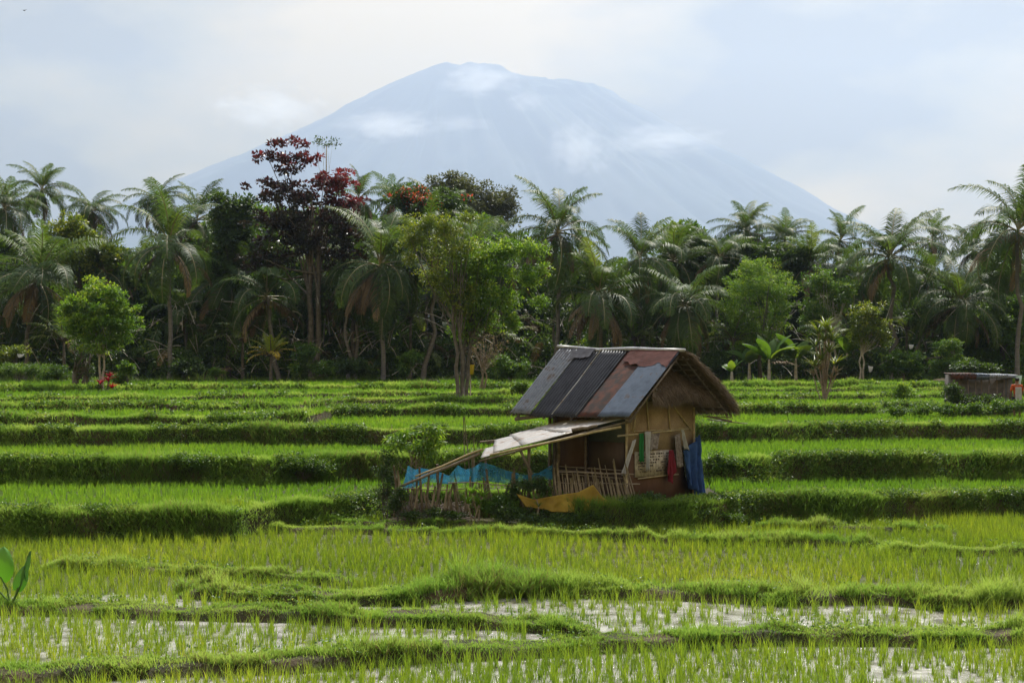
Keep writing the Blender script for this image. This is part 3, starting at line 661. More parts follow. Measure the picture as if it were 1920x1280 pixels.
n = 2600; tt = rng.uniform(.02, 1, n); Ps = np.array([rs(2.14, t) for t in tt]) - UZ * (rng.uniform(0, 1, n) * (.05 + .25 * tt))[:, None]
straws(Ps, hd[None] * .8 + slope[None] * .6, .24, .013, 'straw', tr_, 5)
# battens under the thatch, visible from the gable
g = G()
for f in np.linspace(.08, .95, 12):
    a = ridge(1.2) * (1 - f) + H(1.2, REV, REZ) * f - UZ * (.06 + .22 * f); b_ = a + hd * .92; tubeG(g, [a, b_], .014, 5)
for u in (1.35, 1.7, 2.05): tubeG(g, [ridge(u) - UZ * .12, H(u, REV - .1, REZ - .12)], .022, 6)
g.build('thatch_battens', M['wood'], roof)
# thatched skirt across the gable
GU = 1.36
g = G(); nu, nv = 18, 8
def sk(s, t):      # s across the gable (0 left .. 1 right), t downwards
    v0, v1 = -.28, .62; lv0, lv1 = -1.02, 1.62
    v = (v0 + (v1 - v0) * s) * (1 - t) + (lv0 + (lv1 - lv0) * s) * t
    u = (GU + .06) * (1 - t) + (GU + .62) * t
    z = 3.96 * (1 - t) + (3.36 - .07 * math.sin(s * 9)) * t
    return H(u, v, z + .04 * float(fbm(s * 5, t * 3, 9)))
top = np.array([[sk(j / (nu - 1), i / (nv - 1)) for j in range(nu)] for i in range(nv)]); low = top - UZ * .10 - hd * .03
i = np.arange(nu * nv).reshape(nv, nu); q = np.stack([i[:-1, :-1], i[:-1, 1:], i[1:, 1:], i[1:, :-1]], -1).reshape(-1, 4)
g.add(top.reshape(-1, 3), q); g.add(low.reshape(-1, 3), q[:, ::-1])
for e0, e1 in ((top[:, 0], low[:, 0]), (top[:, -1], low[:, -1]), (top[0], low[0]), (top[-1], low[-1])):
    k = len(e0); V = np.concatenate([e0, e1]); a = np.arange(k - 1); g.add(V, np.stack([a, a + 1, a + 1 + k, a + k], -1))
ts_ = g.build('gable_thatch', M['thatch'], roof)
n = 2200; Ps = np.array([sk(a, b) for a, b in zip(rng.random(n), rng.random(n) ** .7)]) + hd * .01
straws(Ps, hd[None] * .5 - UZ * .85, .26, .014, 'straw', ts_, 6)
n = 900; Ps = np.array([sk(a, 1.) for a in rng.random(n)]) - UZ * .04
straws(Ps, hd[None] * .25 - UZ * .8, .20, .013, 'straw', ts_, 7)
# upper gable: thatch coloured woven triangle
g = G(); A_, B_2, C_2 = H(GU, -1.22, 3.19), H(GU, 1.40, 3.19), ridge(GU) - UZ * .1
g.add([A_, B_2, C_2, A_ - hd * .05, B_2 - hd * .05, C_2 - hd * .05], [(0, 1, 2), (5, 4, 3)]); g.add([A_, B_2, C_2, A_ - hd * .05, B_2 - hd * .05, C_2 - hd * .05], [(0, 3, 4, 1), (1, 4, 5, 2), (2, 5, 3, 0)])
g.build('gable_infill', M['thatch'], hut)
# --- walls
v0, v1, u0, u1 = -1.28, 1.42, -1.33, 1.33
def panel(name, mt, a, b, z0, z1, nrmv, off=0., par=hut, th_=.03, label=None):
    g = G(); c = (np.asarray(a) + np.asarray(b)) / 2; d = (np.asarray(b) - np.asarray(a)) / 2; c = c + np.array([0, 0, (z0 + z1) / 2]) + nrmv * off
    g.add(*box(c, d, nrmv * th_ / 2, UZ * (z1 - z0) / 2)); o = g.build(name, M[mt], par)
    if label: o['label'] = label
    return o
Z0 = GZ - .3
def Hf(u, v): return H(u, v, 0)
panel('wall', 'weave', Hf(u1, v0), Hf(u1, v1), 1.85, 3.22, hd, 0, label='tan woven bamboo wall under the gable')
panel('wall', 'sack', Hf(u1, v0 + .28), Hf(u1, .62), 1.24, 1.90, hd, .035, label='pale printed sacking on the lower gable wall')
panel('wall', 'ply_red', Hf(u1, v0), Hf(u1, v1), Z0, 1.86, hd, -.03, label='brown lower gable wall')
panel('wall', 'ply_red', Hf(u0, v0), Hf(-.10, v0), 1.45, 2.98, -hg_, 0, label='reddish brown board wall beside the lean-to')
panel('wall', 'ply_grey', Hf(.02, v0), Hf(u1, v0), 2.14, 2.98, -hg_, 0, label='grey green sheet high on the long wall')
panel('wall', 'ply_dark', Hf(.02, v0), Hf(u1 - .06, v0), 1.45, 2.14, -hg_, .025, label='dark brown board low on the long wall')
panel('wall', 'ply_dark', Hf(u0, v0 + .05), Hf(u1, v0 + .05), Z0, 1.46, -hg_, -.02)
panel('wall', 'weave', Hf(u0, v1), Hf(u1, v1), Z0, 2.9, hg_, 0, label='woven wall at the back of the hut')
panel('wall', 'weave', Hf(u0, v0), Hf(u0, v1), Z0, 3.2, -hd, 0, label='woven wall at the far gable end')
# printed marks on the sacking: broken rows of short dark strokes
g = G()
for r_ in range(7):
    z = 1.82 - r_ * .075; v = -.88
    while v < .40:
        L = random.uniform(.015, .06)
        if random.random() < (.8 if r_ < 4 else .4): g.add(*box(H(u1 + .055, v + L / 2, z), hd * .003, hg_ * L / 2, UZ * random.uniform(.012, .024)))
        v += L + random.uniform(.012, .035)
g.build('print', M['print'], hut)
# posts and slats of the long wall
for (u, z1, wd_) in ((-1.36, 2.95, .10), (-1.18, 2.95, .07), (-.04, 2.9, .075)):
    g = G(); tubeG(g, [H(u, v0 - .07, Z0), H(u, v0 - .07, z1)], wd_ / 2, 8); g.build('post', M['wood'], hut)
for (u, v) in ((u1 + .01, v0 - .01), (u1 + .02, v1 + .02)):
    g = G(); tubeG(g, [H(u, v, Z0), H(u, v, 3.0)], .035, 8); g.build('post', M['bamboo'], hut)
for z in (1.22, 1.32, 1.42):
    g = G(); tubeG(g, [H(u0 + .1, v0 - .06, z), H(u1 - .1, v0 - .06, z + .01)], .016, 6); g.build('slat', M['stick'], hut)
# bamboo frame on the gable wall
fr = [((u1 + .05, -.55, 3.25), (u1 + .05, -.42, 1.95)), ((u1 + .05, .34, 3.1), (u1 + .05, .42, 2.35)), ((u1 + .05, .45, 3.15), (u1 + .05, 1.30, 2.38)), ((u1 + .05, -.88, 3.1), (u1 + .05, -1.08, 2.4)),
      ((u1 + .03, -1.2, 2.42), (u1 + .03, 1.15, 2.46)), ((u1 + .05, -.9, 1.20), (u1 + .05, .75, 1.23)), ((u1 + .03, -1.12, 3.2), (u1 + .03, -1.12, 2.4)), ((u1 + .03, -.98, 3.2), (u1 + .03, -.98, 2.4))]
for k, (a, b_) in enumerate(fr):
    g = G(); tubeG(g, wob(H(*a), H(*b_), 4, .008, k), .020 if k < 6 else .012, 6); g.build('bamboo_pole', M['bamboo'], hut)
g = G(); tubeG(g, wob(H(u1 + .12, -1.75, 2.34), H(u1 + .16, 1.05, 2.44), 6, .01, 3), .024, 7); g.build('bamboo_rail', M['bamboo'], hut)
# pale sheet sticking out past the thatch on the far side
g = G(); a = P(1330, 786, 38.6); b_ = P(1402, 793, 38.3)
sheet(g, a, b_, b_ + np.array([.0, .5, -.02]), a + np.array([.0, .5, 0]), 12, 4, 0.004, 3); o = g.build('eave_sheet', M['tin_pale'], hut); o.modifiers.new('t', 'SOLIDIFY').thickness = .02
g = G(); tubeG(g, [P(1325, 780, 38.4), P(1372, 790, 38.2)], .03, 6); g.build('eave_pole', M['wood'], hut)

# --- clothes and nets hung on the hut, each a thing of its own
def hang(name, label, cat, mt, pts_top, pts_bot, nfold=4, amp=.03, out_dir=hd, nv=14, parent=None, group=None, width_n=22, th_=.006):
    """cloth hung between a polyline of top points and one of bottom points, with vertical folds"""
    T = np.asarray(pts_top, float); B = np.asarray(pts_bot, float); s = np.linspace(0, 1, width_n)
    def rs_(Q):
        q = np.linspace(0, 1, len(Q)); return np.stack([np.interp(s, q, Q[:, i]) for i in range(3)], -1)
    T2, B2 = rs_(T), rs_(B); V = []
    for i in range(nv):
        t = i / (nv - 1); p = T2 * (1 - t) + B2 * t
        f = np.sin(s * nfold * 2 * PI + 1.3 * t + 2 * fbm(s * 2, t * 2 + nfold, 13)) * amp * (.35 + .65 * t) + .5 * amp * fbm(s * 6, t * 5, 8)
        p = p + np.outer(f, out_dir); p[:, 2] += .05 * fbm(s * 5, s * 0 + nfold, 6) * t * (1 if i == nv - 1 else .5)
        V.append(p)
    V = np.array(V); i = np.arange(nv * width_n).reshape(nv, width_n)
    if parent is None: pass
    o = mesh(name, V.reshape(-1, 3) , np.stack([i[:-1, :-1], i[:-1, 1:], i[1:, 1:], i[1:, :-1]], -1).reshape(-1, 4), M[mt], parent, smooth=True)
    md = o.modifiers.new('t', 'SOLIDIFY'); md.thickness = th_
    return tag(o, label, cat, group) if label else o
uo = u1 + .17
hang('cloth', 'green rag hanging from the bamboo rail on the gable wall', 'cloth', 'c_green', [H(uo, -.98, 2.38), H(uo, -.80, 2.39)], [H(uo, -1.0, 1.66), H(uo, -.76, 1.62)], 1.5, .03)
hang('cloth', 'long pale rag hanging beside the green one on the gable wall', 'cloth', 'c_white', [H(uo + .03, -.80, 2.42), H(uo + .03, -.55, 2.42)], [H(uo + .04, -.76, 1.42), H(uo + .04, -.62, 1.40)], 1.5, .04)
hang('cloth', 'grey shirt hanging flat by the long bamboo pole', 'cloth', 'c_grey', [H(uo - .03, -.54, 2.40), H(uo - .03, -.12, 2.43)], [H(uo - .03, -.52, 1.92), H(uo - .03, -.22, 1.95)], 1.2, .02)
hang('cloth', 'red rag hanging low on the gable wall', 'cloth', 'c_red', [H(uo, .22, 1.90), H(uo, .38, 1.90)], [H(uo, .12, 1.26), H(uo, .30, 1.0), H(uo, .50, 1.30)], 2, .05)
hang('cloth', 'grey striped cloth hanging between the red rag and the blue net', 'cloth', 'c_grey', [H(uo, .45, 2.28), H(uo, .66, 2.32)], [H(uo, .52, 1.44), H(uo, .78, 1.42)], 2, .04)
hang('cloth', 'white shirt hung over the grey striped cloth', 'cloth', 'c_white', [H(uo + .05, .66, 2.42), H(uo + .05, .74, 2.42)], [H(uo + .06, .72, 1.94), H(uo + .06, 1.02, 1.84)], 1.5, .05)
hang('cloth', 'twisted pale rag at the corner of the hut above the stakes', 'cloth', 'c_white', [H(uo - .03, -1.20, 2.2), H(uo, -1.10, 2.24)], [H(u1 + .1, -1.62, 1.36), H(u1 + .1, -1.40, 1.30)], 1.5, .03)
net = hang('fishing_net', 'deep blue netting draped round the right corner of the hut', 'net', 'c_blue', [H(uo, .86, 1.90), H(uo, 1.30, 2.10), H(uo - .02, 1.50, 2.26), H(u1 - .05, 1.66, 1.95), H(u1 - .25, 1.86, 1.70)], [H(uo + .05, .92, .95), H(uo + .12, 1.22, .72), H(uo + .15, 1.45, .40), H(u1, 1.75, .85), H(u1 - .35, 2.05, 1.12)], 5, .13, width_n=64)
hang('fishing_net', 'dark blue rag bunched under the white shirt', 'net', 'c_blue', [H(uo + .02, .80, 1.86), H(uo + .02, 1.0, 1.8)], [H(uo, .98, 1.0), H(uo, 1.2, .95)], 2, .05)
hang('fishing_net', 'thin pale netting spread between the white shirt and the blue net', 'net', 'c_paleblue', [H(uo - .06, .85, 1.98), H(uo - .06, 1.36, 2.0)], [H(uo - .06, .95, 1.1), H(uo - .06, 1.3, 1.0)], 2, .03)

# ------------------------------------------------------------------ lean-to and pen at the left of the hut
pen = empty('lean_to', (1.0, 37.2, GZ), 'low bamboo lean-to with pale tin sheets sloping away from the hut', 'lean-to')
A4, B4, C4, D4 = P(1168, 789, 36.35), P(1052, 793, 38.3), P(906, 856, 36.3), P(918, 826, 38.2)
def lr(s, t):       # s from the hut (0) to the low end (1); t front (0) to back (1)
    f = A4 * (1 - s) + C4 * s; k = B4 * (1 - s) + D4 * s; return f * (1 - t) + k * t
secs = [(-.04, .40, .02, .98, .05, 'pale tin sheet nearest the hut'), (.36, .72, .0, 1.0, .03, 'pale tin sheet in the middle'), (.68, .93, .10, .95, .0, 'rust edged tin sheet'), (.88, 1.02, .02, .6, -.03, 'short tin sheet at the low end')]
for k, (s0, s1, t0, t1, up, lb) in enumerate(secs):
    g = G(); sheet(g, lr(s0, t1) + UZ * up, lr(s0, t0) + UZ * up, lr(s1, t0) + UZ * up, lr(s1, t1) + UZ * up, 80, 8, .020, 13, seed=20 + k, ragged=.03)
    o = g.build('tin_sheet', M['tin_pale'], pen, smooth=True); o['label'] = lb; o.modifiers.new('t', 'SOLIDIFY').thickness = .006
def pole(a, b_, r=.03, mt='bamboo', nm='pole', par=pen, seed=0, amp=.012, lb=None):
    g = G(); tubeG(g, wob(a, b_, 6, amp, seed), np.linspace(r, r * .8, 6), 7); o = g.build(nm, M[mt], par)
    if lb: o['label'] = lb
    return o
pole(lr(-.05, -.02) - UZ * .05, lr(1.03, -.02) - UZ * .08, .03, 'wood', 'roof_pole', seed=1)
pole(P(1165, 800, 36.3), P(918, 853, 36.2), .035, 'bamboo', 'roof_pole', seed=2, lb='pale bamboo pole under the front edge')
pole(lr(-.02, 1.0) - UZ * .05, lr(1.05, 1.0) - UZ * .05, .03, 'wood', 'roof_pole', seed=3)
pole(lr(0, .5) - UZ * .06, lr(1, .5) - UZ * .06, .03, 'wood', 'roof_pole', seed=4)
pole(P(900, 828, 38.2), P(1010, 818, 38.1), .02, 'stick', 'roof_pole', seed=5)
pole(P(1072, 806, 36.3), P(1120, 798, 36.3), .05, 'wood', 'roof_pole', seed=5, lb='short dark log on the tin')
pole(P(905, 842, 36.25), P(778, 893, 36.1), .030, 'bamboo', 'long_pole', seed=6, lb='long pale bamboo running down to the left')
pole(P(900, 850, 36.2), P(752, 911, 36.0), .042, 'wood', 'long_pole', seed=7, lb='long weathered pole running down to the left')
pole(P(992, 835, 36.5), P(992, 935, 36.5), .045, 'wood', 'post', seed=8); pole(P(972, 838, 36.45), P(998, 890, 36.45), .04, 'wood', 'brace', seed=9)
pole(P(886, 848, 36.4), P(888, 935, 36.4), .045, 'wood', 'post', seed=10); pole(P(1047, 800, 37.6), P(1047, 925, 37.6), .05, 'wood', 'post', seed=11)
pole(P(820, 870, 36.3), P(822, 935, 36.3), .04, 'wood', 'post', seed=12); pole(P(910, 850, 38.1), P(911, 925, 38.1), .03, 'wood', 'post', seed=13)
pole(P(944, 862, 36.9), P(970, 846, 36.9), .012, 'stick', 'brace', seed=14)
# tall thin canes
for k, (x, y0, x1, y1) in enumerate([(869, 782, 874, 900), (871, 781, 884, 880), (888, 815, 889, 870)]):
    g = G(); tubeG(g, wob(P(x, y0, 36.9 + .3 * k), P(x1, y1 + 40, 36.9 + .3 * k), 5, .01, 30 + k), .012, 5)
    tag(g.build('cane', M['wood']), ['thin leaning cane standing left of its two neighbours in the pen', 'thin leaning cane between two others in the pen', 'short upright cane at the end of the lean-to roof'][k], 'cane')
# net round the pen
netp = [(757, 905, 36.3), (765, 872, 36.3), (778, 880, 36.3), (789, 877, 36.3), (806, 880, 36.3), (822, 884, 36.3), (842, 892, 36.3), (858, 872, 36.3), (873, 880, 36.3), (888, 876, 36.3), (902, 866, 36.3), (925, 872, 36.3), (950, 882, 36.4), (985, 890, 36.6), (1010, 886, 36.9), (1036, 870, 37.2)]
top_ = [P(*q) for q in netp]
bot_ = [P(752, 925, 36.3), P(775, 915, 36.3), P(800, 903, 36.3), P(830, 905, 36.3), P(870, 905, 36.3), P(905, 902, 36.3), P(940, 905, 36.35), P(985, 903, 36.6), P(1036, 898, 37.2)]
hang('fence_net', 'light blue netting sagging along the top of the stake pen', 'net', 'c_cyan', top_, bot_, 14, .03, out_dir=np.array([0, -1., 0]), width_n=140, th_=.004)
# stake fence: every stake its own part
fence = empty('stake_fence', P(940, 950, 36.2), 'crooked fence of grey wooden stakes round the pen below the hut', 'fence')
def stake(px, t, b_, Y, r, mt='stick', lean=0):
    g = G(); tubeG(g, wob(P(px + lean, t, Y), P(px, b_, Y), 4, .008, int(px * 7)), [r * .8, r, r, r], 6); return g.build('stake', M[mt], fence)
random.seed(5)
px = 738; cnt = 0
while px < 1045:
    tall = random.random() < .16
    stake(px, random.uniform(868, 890) if tall else random.uniform(893, 932), random.uniform(955, 972), 36.15 + random.uniform(-.06, .06), random.uniform(.016, .035) if not tall else .035, random.choice(['stick', 'wood', 'wood', 'wood']), random.uniform(-15, 15))
    px += random.uniform(3.2, 6.2)
px = 1046
while px < 1200:
    f = (px - 1046) / 154
    stake(px, random.uniform(885, 905) if random.random() < .8 else random.uniform(858, 880), random.uniform(950, 962), 36.0 + .15 * f + random.uniform(-.05, .05), random.uniform(.014, .026), 'stick', -4 - 14 * f + random.uniform(-5, 3))
    px += random.uniform(2.6, 4.6)
for (a, b_) in (((738, 918), (900, 914)), ((840, 905), (1046, 912)), ((1040, 903), (1200, 907)), ((1046, 884), (1190, 889))):
    g = G(); tubeG(g, wob(P(a[0], a[1], 36.1), P(b_[0], b_[1], 36.2), 6, .02, a[0]), .016, 6); g.build('rail', M['stick'], fence)
# yellow tarp sagging over the fence
hang('tarpaulin', 'yellow tarpaulin sagging over the front of the stake fence', 'tarpaulin', 'c_yellow', [P(968, 925, 35.95), P(1000, 936, 35.9), P(1035, 930, 35.9), P(1058, 926, 35.9), P(1085, 922, 35.9), P(1112, 908, 35.9), P(1130, 932, 35.9), P(1152, 946, 35.9)],
     [P(985, 948, 35.85), P(1010, 955, 35.8), P(1040, 960, 35.8), P(1085, 962, 35.8), P(1118, 962, 35.8), P(1152, 952, 35.85)], 6, .05, out_dir=np.array([0, -1., 0]), width_n=70)
# heap of dry brush in the pen
g = G()
for k in range(420):
    a = np.array([random.uniform(-2.9, -1.2), random.uniform(36.3, 37.4), height(-2, 36.8) + random.uniform(.02, .55)]); d = np.array([random.uniform(-1, 1), random.uniform(-.5, .5), random.uniform(-.3, .6)]) * .3
    tubeG(g, [a - d, a + d * .2 + UZ * .02, a + d], .008, 4, tint=0.5)
tag(g.build('brush_heap', M['wood']), 'dark heap of dry sticks inside the pen', 'brush heap')
# ------------------------------------------------------------------ trees
def gz(px, Y): return float(height((px - 960) / F * Y, Y))
def trunkpath(a, b, k=7, amp=.05, seed=0, bow=0.):
    a, b = np.asarray(a, float), np.asarray(b, float); L = np.linalg.norm(b - a)
    p = wob(a, b, k, amp * .15 * L ** .5, seed); t = np.linspace(0, 1, k); p[:, 0] += bow * np.sin(t * PI); return p
def broadleaf(name, label, cat, pxb, Y, lobes, mt, tr=.14, nclump=60, nper=60, L=.18, crad=.45, base_z=None, forks=None, bark='bark', group=None, flat=.75, asp=.5, seed=0, droop=.2, depth=.85, extra=None, stems=1, bigdepth=None, hollow=.55):
    """lobes: (px, py, rx, ry) ellipses in picture units at distance Y, filled with leaf clumps; limbs reach into them"""
    r = np.random.default_rng(seed + 100); s = Y / F
    bz = gz(pxb, Y) if base_z is None else base_z
    base = np.array([(pxb - 960) * s, Y, bz - .15]); t = empty(name, base + [0, 0, .15], label, cat, group)
    area = np.array([l[2] * l[3] for l in lobes], float); share = area / area.sum(); C = []
    lim = G(); top = max(lobes, key=lambda l: -l[1])
    for (lx, ly, rx, ry), sh in zip(lobes, share):
        c = P(lx, ly, Y); k = max(3, int(nclump * sh)); d = unit(r.normal(size=(k, 3)))
        q = hollow + (1 - hollow) * r.random(k)
        rr = np.array([rx * s, rx * s * depth, ry * s])
        C.append(c + d * rr * q[:, None])
    Call = np.concatenate(C)
    # trunk to the crown's middle then limbs
    cw = np.average(Call, axis=0, weights=None); bottom = Call[:, 2].min()
    for si in range(stems):
        off = np.array([(si - (stems - 1) / 2) * tr * 2.1, r.uniform(-.1, .1), 0])
        fork = np.array([cw[0] * .18 + base[0] * .82 + off[0] * 1.3, Y, max(bottom + .16 * (Call[:, 2].max() - bottom), bz + (cw[2] - bz) * .42)])
        pth = trunkpath(base + off, fork, 7, .16, seed + si); tubeG(lim, pth, np.linspace(tr, tr * .65, 7), 8)
        mine = Call[si::stems]; pick = mine[r.permutation(len(mine))[:max(5, min(16, len(mine) // 2))]]
        for j, e_ in enumerate(pick):
            st = pth[-1 - (j % 3)]; mid = (st + e_) / 2 + r.normal(0, .12, 3) + np.array([0, 0, -.08 * np.linalg.norm(e_ - st)])
            tubeG(lim, [st, (st + mid) / 2 + r.normal(0, .03, 3), mid, e_], [tr * .42, tr * .3, tr * .2, tr * .08], 5)
    lim.build('trunk', M[bark], t, smooth=True)
    g = G(); V, T, ti = clump_leaves(Call, crad * r.uniform(.6, 1.25, len(Call)), nper, L, r, flat=flat, asp=asp, droop=droop); g.add(V, T, ti)
    g.build('crown', M[mt], t)
    if extra:
        for nm, m2, sel, n2, L2, c2 in extra:
            Cc = Call[[i for i in range(len(Call)) if sel(Call[i])]]
            if len(Cc) == 0: continue
            g = G(); V, T, ti = clump_leaves(Cc, c2 * r.uniform(.7, 1.2, len(Cc)), n2, L2, r, flat=flat, asp=.6); g.add(V, T, ti); g.build(nm, M[m2], t)
    return t

def frond(g, gr, o, az, e0, L, k, npair=46, lmax=.85, wl=.055, r=rng, m=0, droopy=.5, tint=.5, hang=0.):
    """coconut frond: an arching rachis with drooping leaflets"""
    n = 13; t = np.linspace(0, 1, n); ang = e0 - k * t ** 1.35
    a = np.array([math.cos(az), math.sin(az), 0]); ds = L / (n - 1)
    dirs = a[None] * np.cos(ang)[:, None] + UZ[None] * np.sin(ang)[:, None]
    side = np.array([-a[1], a[0], 0]); sw = r.normal(0, .12)
    dirs = unit(dirs + side * (sw * t)[:, None])
    pts = o + np.concatenate([[np.zeros(3)], np.cumsum(dirs[:-1] * ds, 0)])
    tubeG(gr, pts, np.linspace(.05, .012, n), 4)
    tt = np.linspace(.14, .995, npair); c = np.stack([np.interp(tt, t, pts[:, i]) for i in range(3)], -1); d = unit(np.stack([np.interp(tt, t, dirs[:, i]) for i in range(3)], -1))
    nup = unit(np.cross(side[None], d)); nup = np.where(nup[:, 2:3] < 0, -nup, nup)
    ll = lmax * np.clip(np.sin(PI * (.16 + .80 * tt)), .12, 1) ** .7
    for sgn in (-1, 1):
        kk = len(tt); jit = r.normal(0, .10, (kk, 3))
        d1 = unit(sgn * side[None] * .85 + d * .55 + nup * .12 + jit - UZ * hang)
        d2 = unit(d1 - UZ * (droopy + r.uniform(0, .5, kk))[:, None] + d * .1)
        l = (ll * r.uniform(.8, 1.15, kk))[:, None]; S = unit(np.cross(d1, nup)); w_ = wl
        p1 = c + d1 * l * .5; p2 = p1 + d2 * l * .55
        V = np.stack([c - S * w_ * .3, c + S * w_ * .3, p1 + S * w_ * .5, p1 - S * w_ * .5, p2], 1).reshape(-1, 3)
        b = np.arange(kk)[:, None] * 5; s0 = g.n
        ti = np.clip(tint + r.normal(0, .10, kk), 0, 1)
        g.add(V, b + np.array([0, 1, 2, 3]), np.repeat(ti, 5), m); g.T.append(b + np.array([3, 2, 4]) + s0); g.mt.append(np.full(kk, m))
def palm_crown(seed, nf=26, L=4.6, up=1.25, skirt=6, young=False):
    """meshes of one crown about its growing point: leaflets, stalks, dead fronds, nuts"""
    r = np.random.default_rng(seed); g, gr, gd, gdr = G(), G(), G(), G(); o = np.zeros(3)
    for i in range(nf):
        f = i / (nf - 1); az = i * 2.399963 + r.normal(0, .18)
        e0 = up * (1 - f) + (-.55) * f + r.normal(0, .17); k = 1.0 + 1.0 * math.sin(min(f * 1.5, 1) * PI / 2) * r.uniform(.75, 1.2)
        if f > .3 and r.random() < .12: continue
        frond(g, gr, o + UZ * (.25 * (1 - f)), az, e0, L * r.uniform(.78, 1.14) * (.88 + .12 * math.sin(min(1, f * 3) * PI / 2)), k, 64, L * .235, .055, r, 0, .75 + .6 * f, tint=np.clip(.62 - .35 * f + r.normal(0, .12), 0, 1))
    for i in range(skirt):
        az = r.uniform(0, 2 * PI); frond(gd, gdr, o - UZ * .1, az, r.uniform(-.7, -.2), L * r.uniform(.6, .9), r.uniform(.9, 1.4), 34, L * .15, .06, r, 0, 1.0, tint=r.uniform(.2, .8), hang=.5)
    gc = G()
    for i in range(9 if not young else 0):
        a = r.uniform(0, 2 * PI); c = np.array([math.cos(a) * .3, math.sin(a) * .3, -.25 - r.uniform(0, .35)])
        th_ = np.linspace(0, PI, 6); ph = np.arange(8) / 8 * 2 * PI
        V = [c + np.array([.12 * math.sin(p) * math.cos(q), .12 * math.sin(p) * math.sin(q), .15 * math.cos(p)]) for p in th_ for q in ph]
        gc.add(V, [(x * 8 + y, x * 8 + (y + 1) % 8, (x + 1) * 8 + (y + 1) % 8, (x + 1) * 8 + y) for x in range(5) for y in range(8)])
    return g, gr, gd, gdr, gc
variants = []
for k, (nf, L, up, sk_) in enumerate([(30, 4.7, 1.35, 9), (24, 4.6, 1.45, 4), (28, 5.2, 1.25, 10), (20, 4.2, 1.45, 3), (26, 4.8, 1.1, 7), (22, 5.0, 1.4, 5), (32, 5.0, 1.3, 12), (18, 4.4, 1.5, 6), (25, 4.6, 1.2, 2)]):
    g, gr, gd, gdr, gc = palm_crown(300 + k, nf, L, up, sk_)
    vo = {'crown': g.build('crown', M['palm']), 'frond_stalks': gr.build('frond_stalks', M['rachis']), 'dead_fronds': gd.build('dead_fronds', M['deadpalm']), 'dead_stalks': gdr.build('dead_stalks', M['bark']), 'coconut_bunch': gc.build('coconut_bunch', M['coconut'], smooth=True)}
    for o_ in vo.values(): col.objects.unlink(o_)
    variants.append(vo)
def palm(label, pxb, Y, pxc, pyc, rad, var, group=None, name='coconut_palm', rot=None, dead=True, nuts=True, tr=.17, base_z=None, bow=None):
    """pxc, pyc: crown centre in the picture; rad: crown radius there"""
    r = np.random.default_rng(abs(int(pxc * 3 + pyc))); s = rad / F * Y / 3.5
    bz = gz(pxb, Y) if base_z is None else base_z; base = np.array([(pxb - 960) / F * Y, Y, bz]); top = P(pxc, pyc, Y)
    t = empty(name, base, label, 'palm tree', group)
    g = G(); pth = trunkpath(base - UZ * .2, top + UZ * .1, 9, .25, int(pxc), bow if bow is not None else r.normal(0, .18)); tubeG(g, pth, [tr * 1.5, tr * 1.1] + list(np.linspace(tr, tr * .75, 7)), 8)
    g.build('trunk', M['palmbark'], t, smooth=True)
    vo = variants[var % len(variants)]; rz = r.uniform(0, 2 * PI) if rot is None else rot; c0 = None
    for nm in ('crown', 'frond_stalks', 'dead_fronds', 'dead_stalks', 'coconut_bunch'):
        if nm.startswith('dead') and not dead: continue
        if nm == 'coconut_bunch' and not nuts: continue
        c = vo[nm].copy(); col.objects.link(c)
        c.rotation_euler = (0, 0, rz) if c0 is None else (0, 0, 0)
        if nm == 'crown': c.parent = t; c.location = tuple(top - base); c.scale = (s, s, s); c0 = c; c.rotation_euler = (r.normal(0, .13), r.normal(0, .13), rz)
        else: c.parent = c0; c.location = (0, 0, 0)
    return t
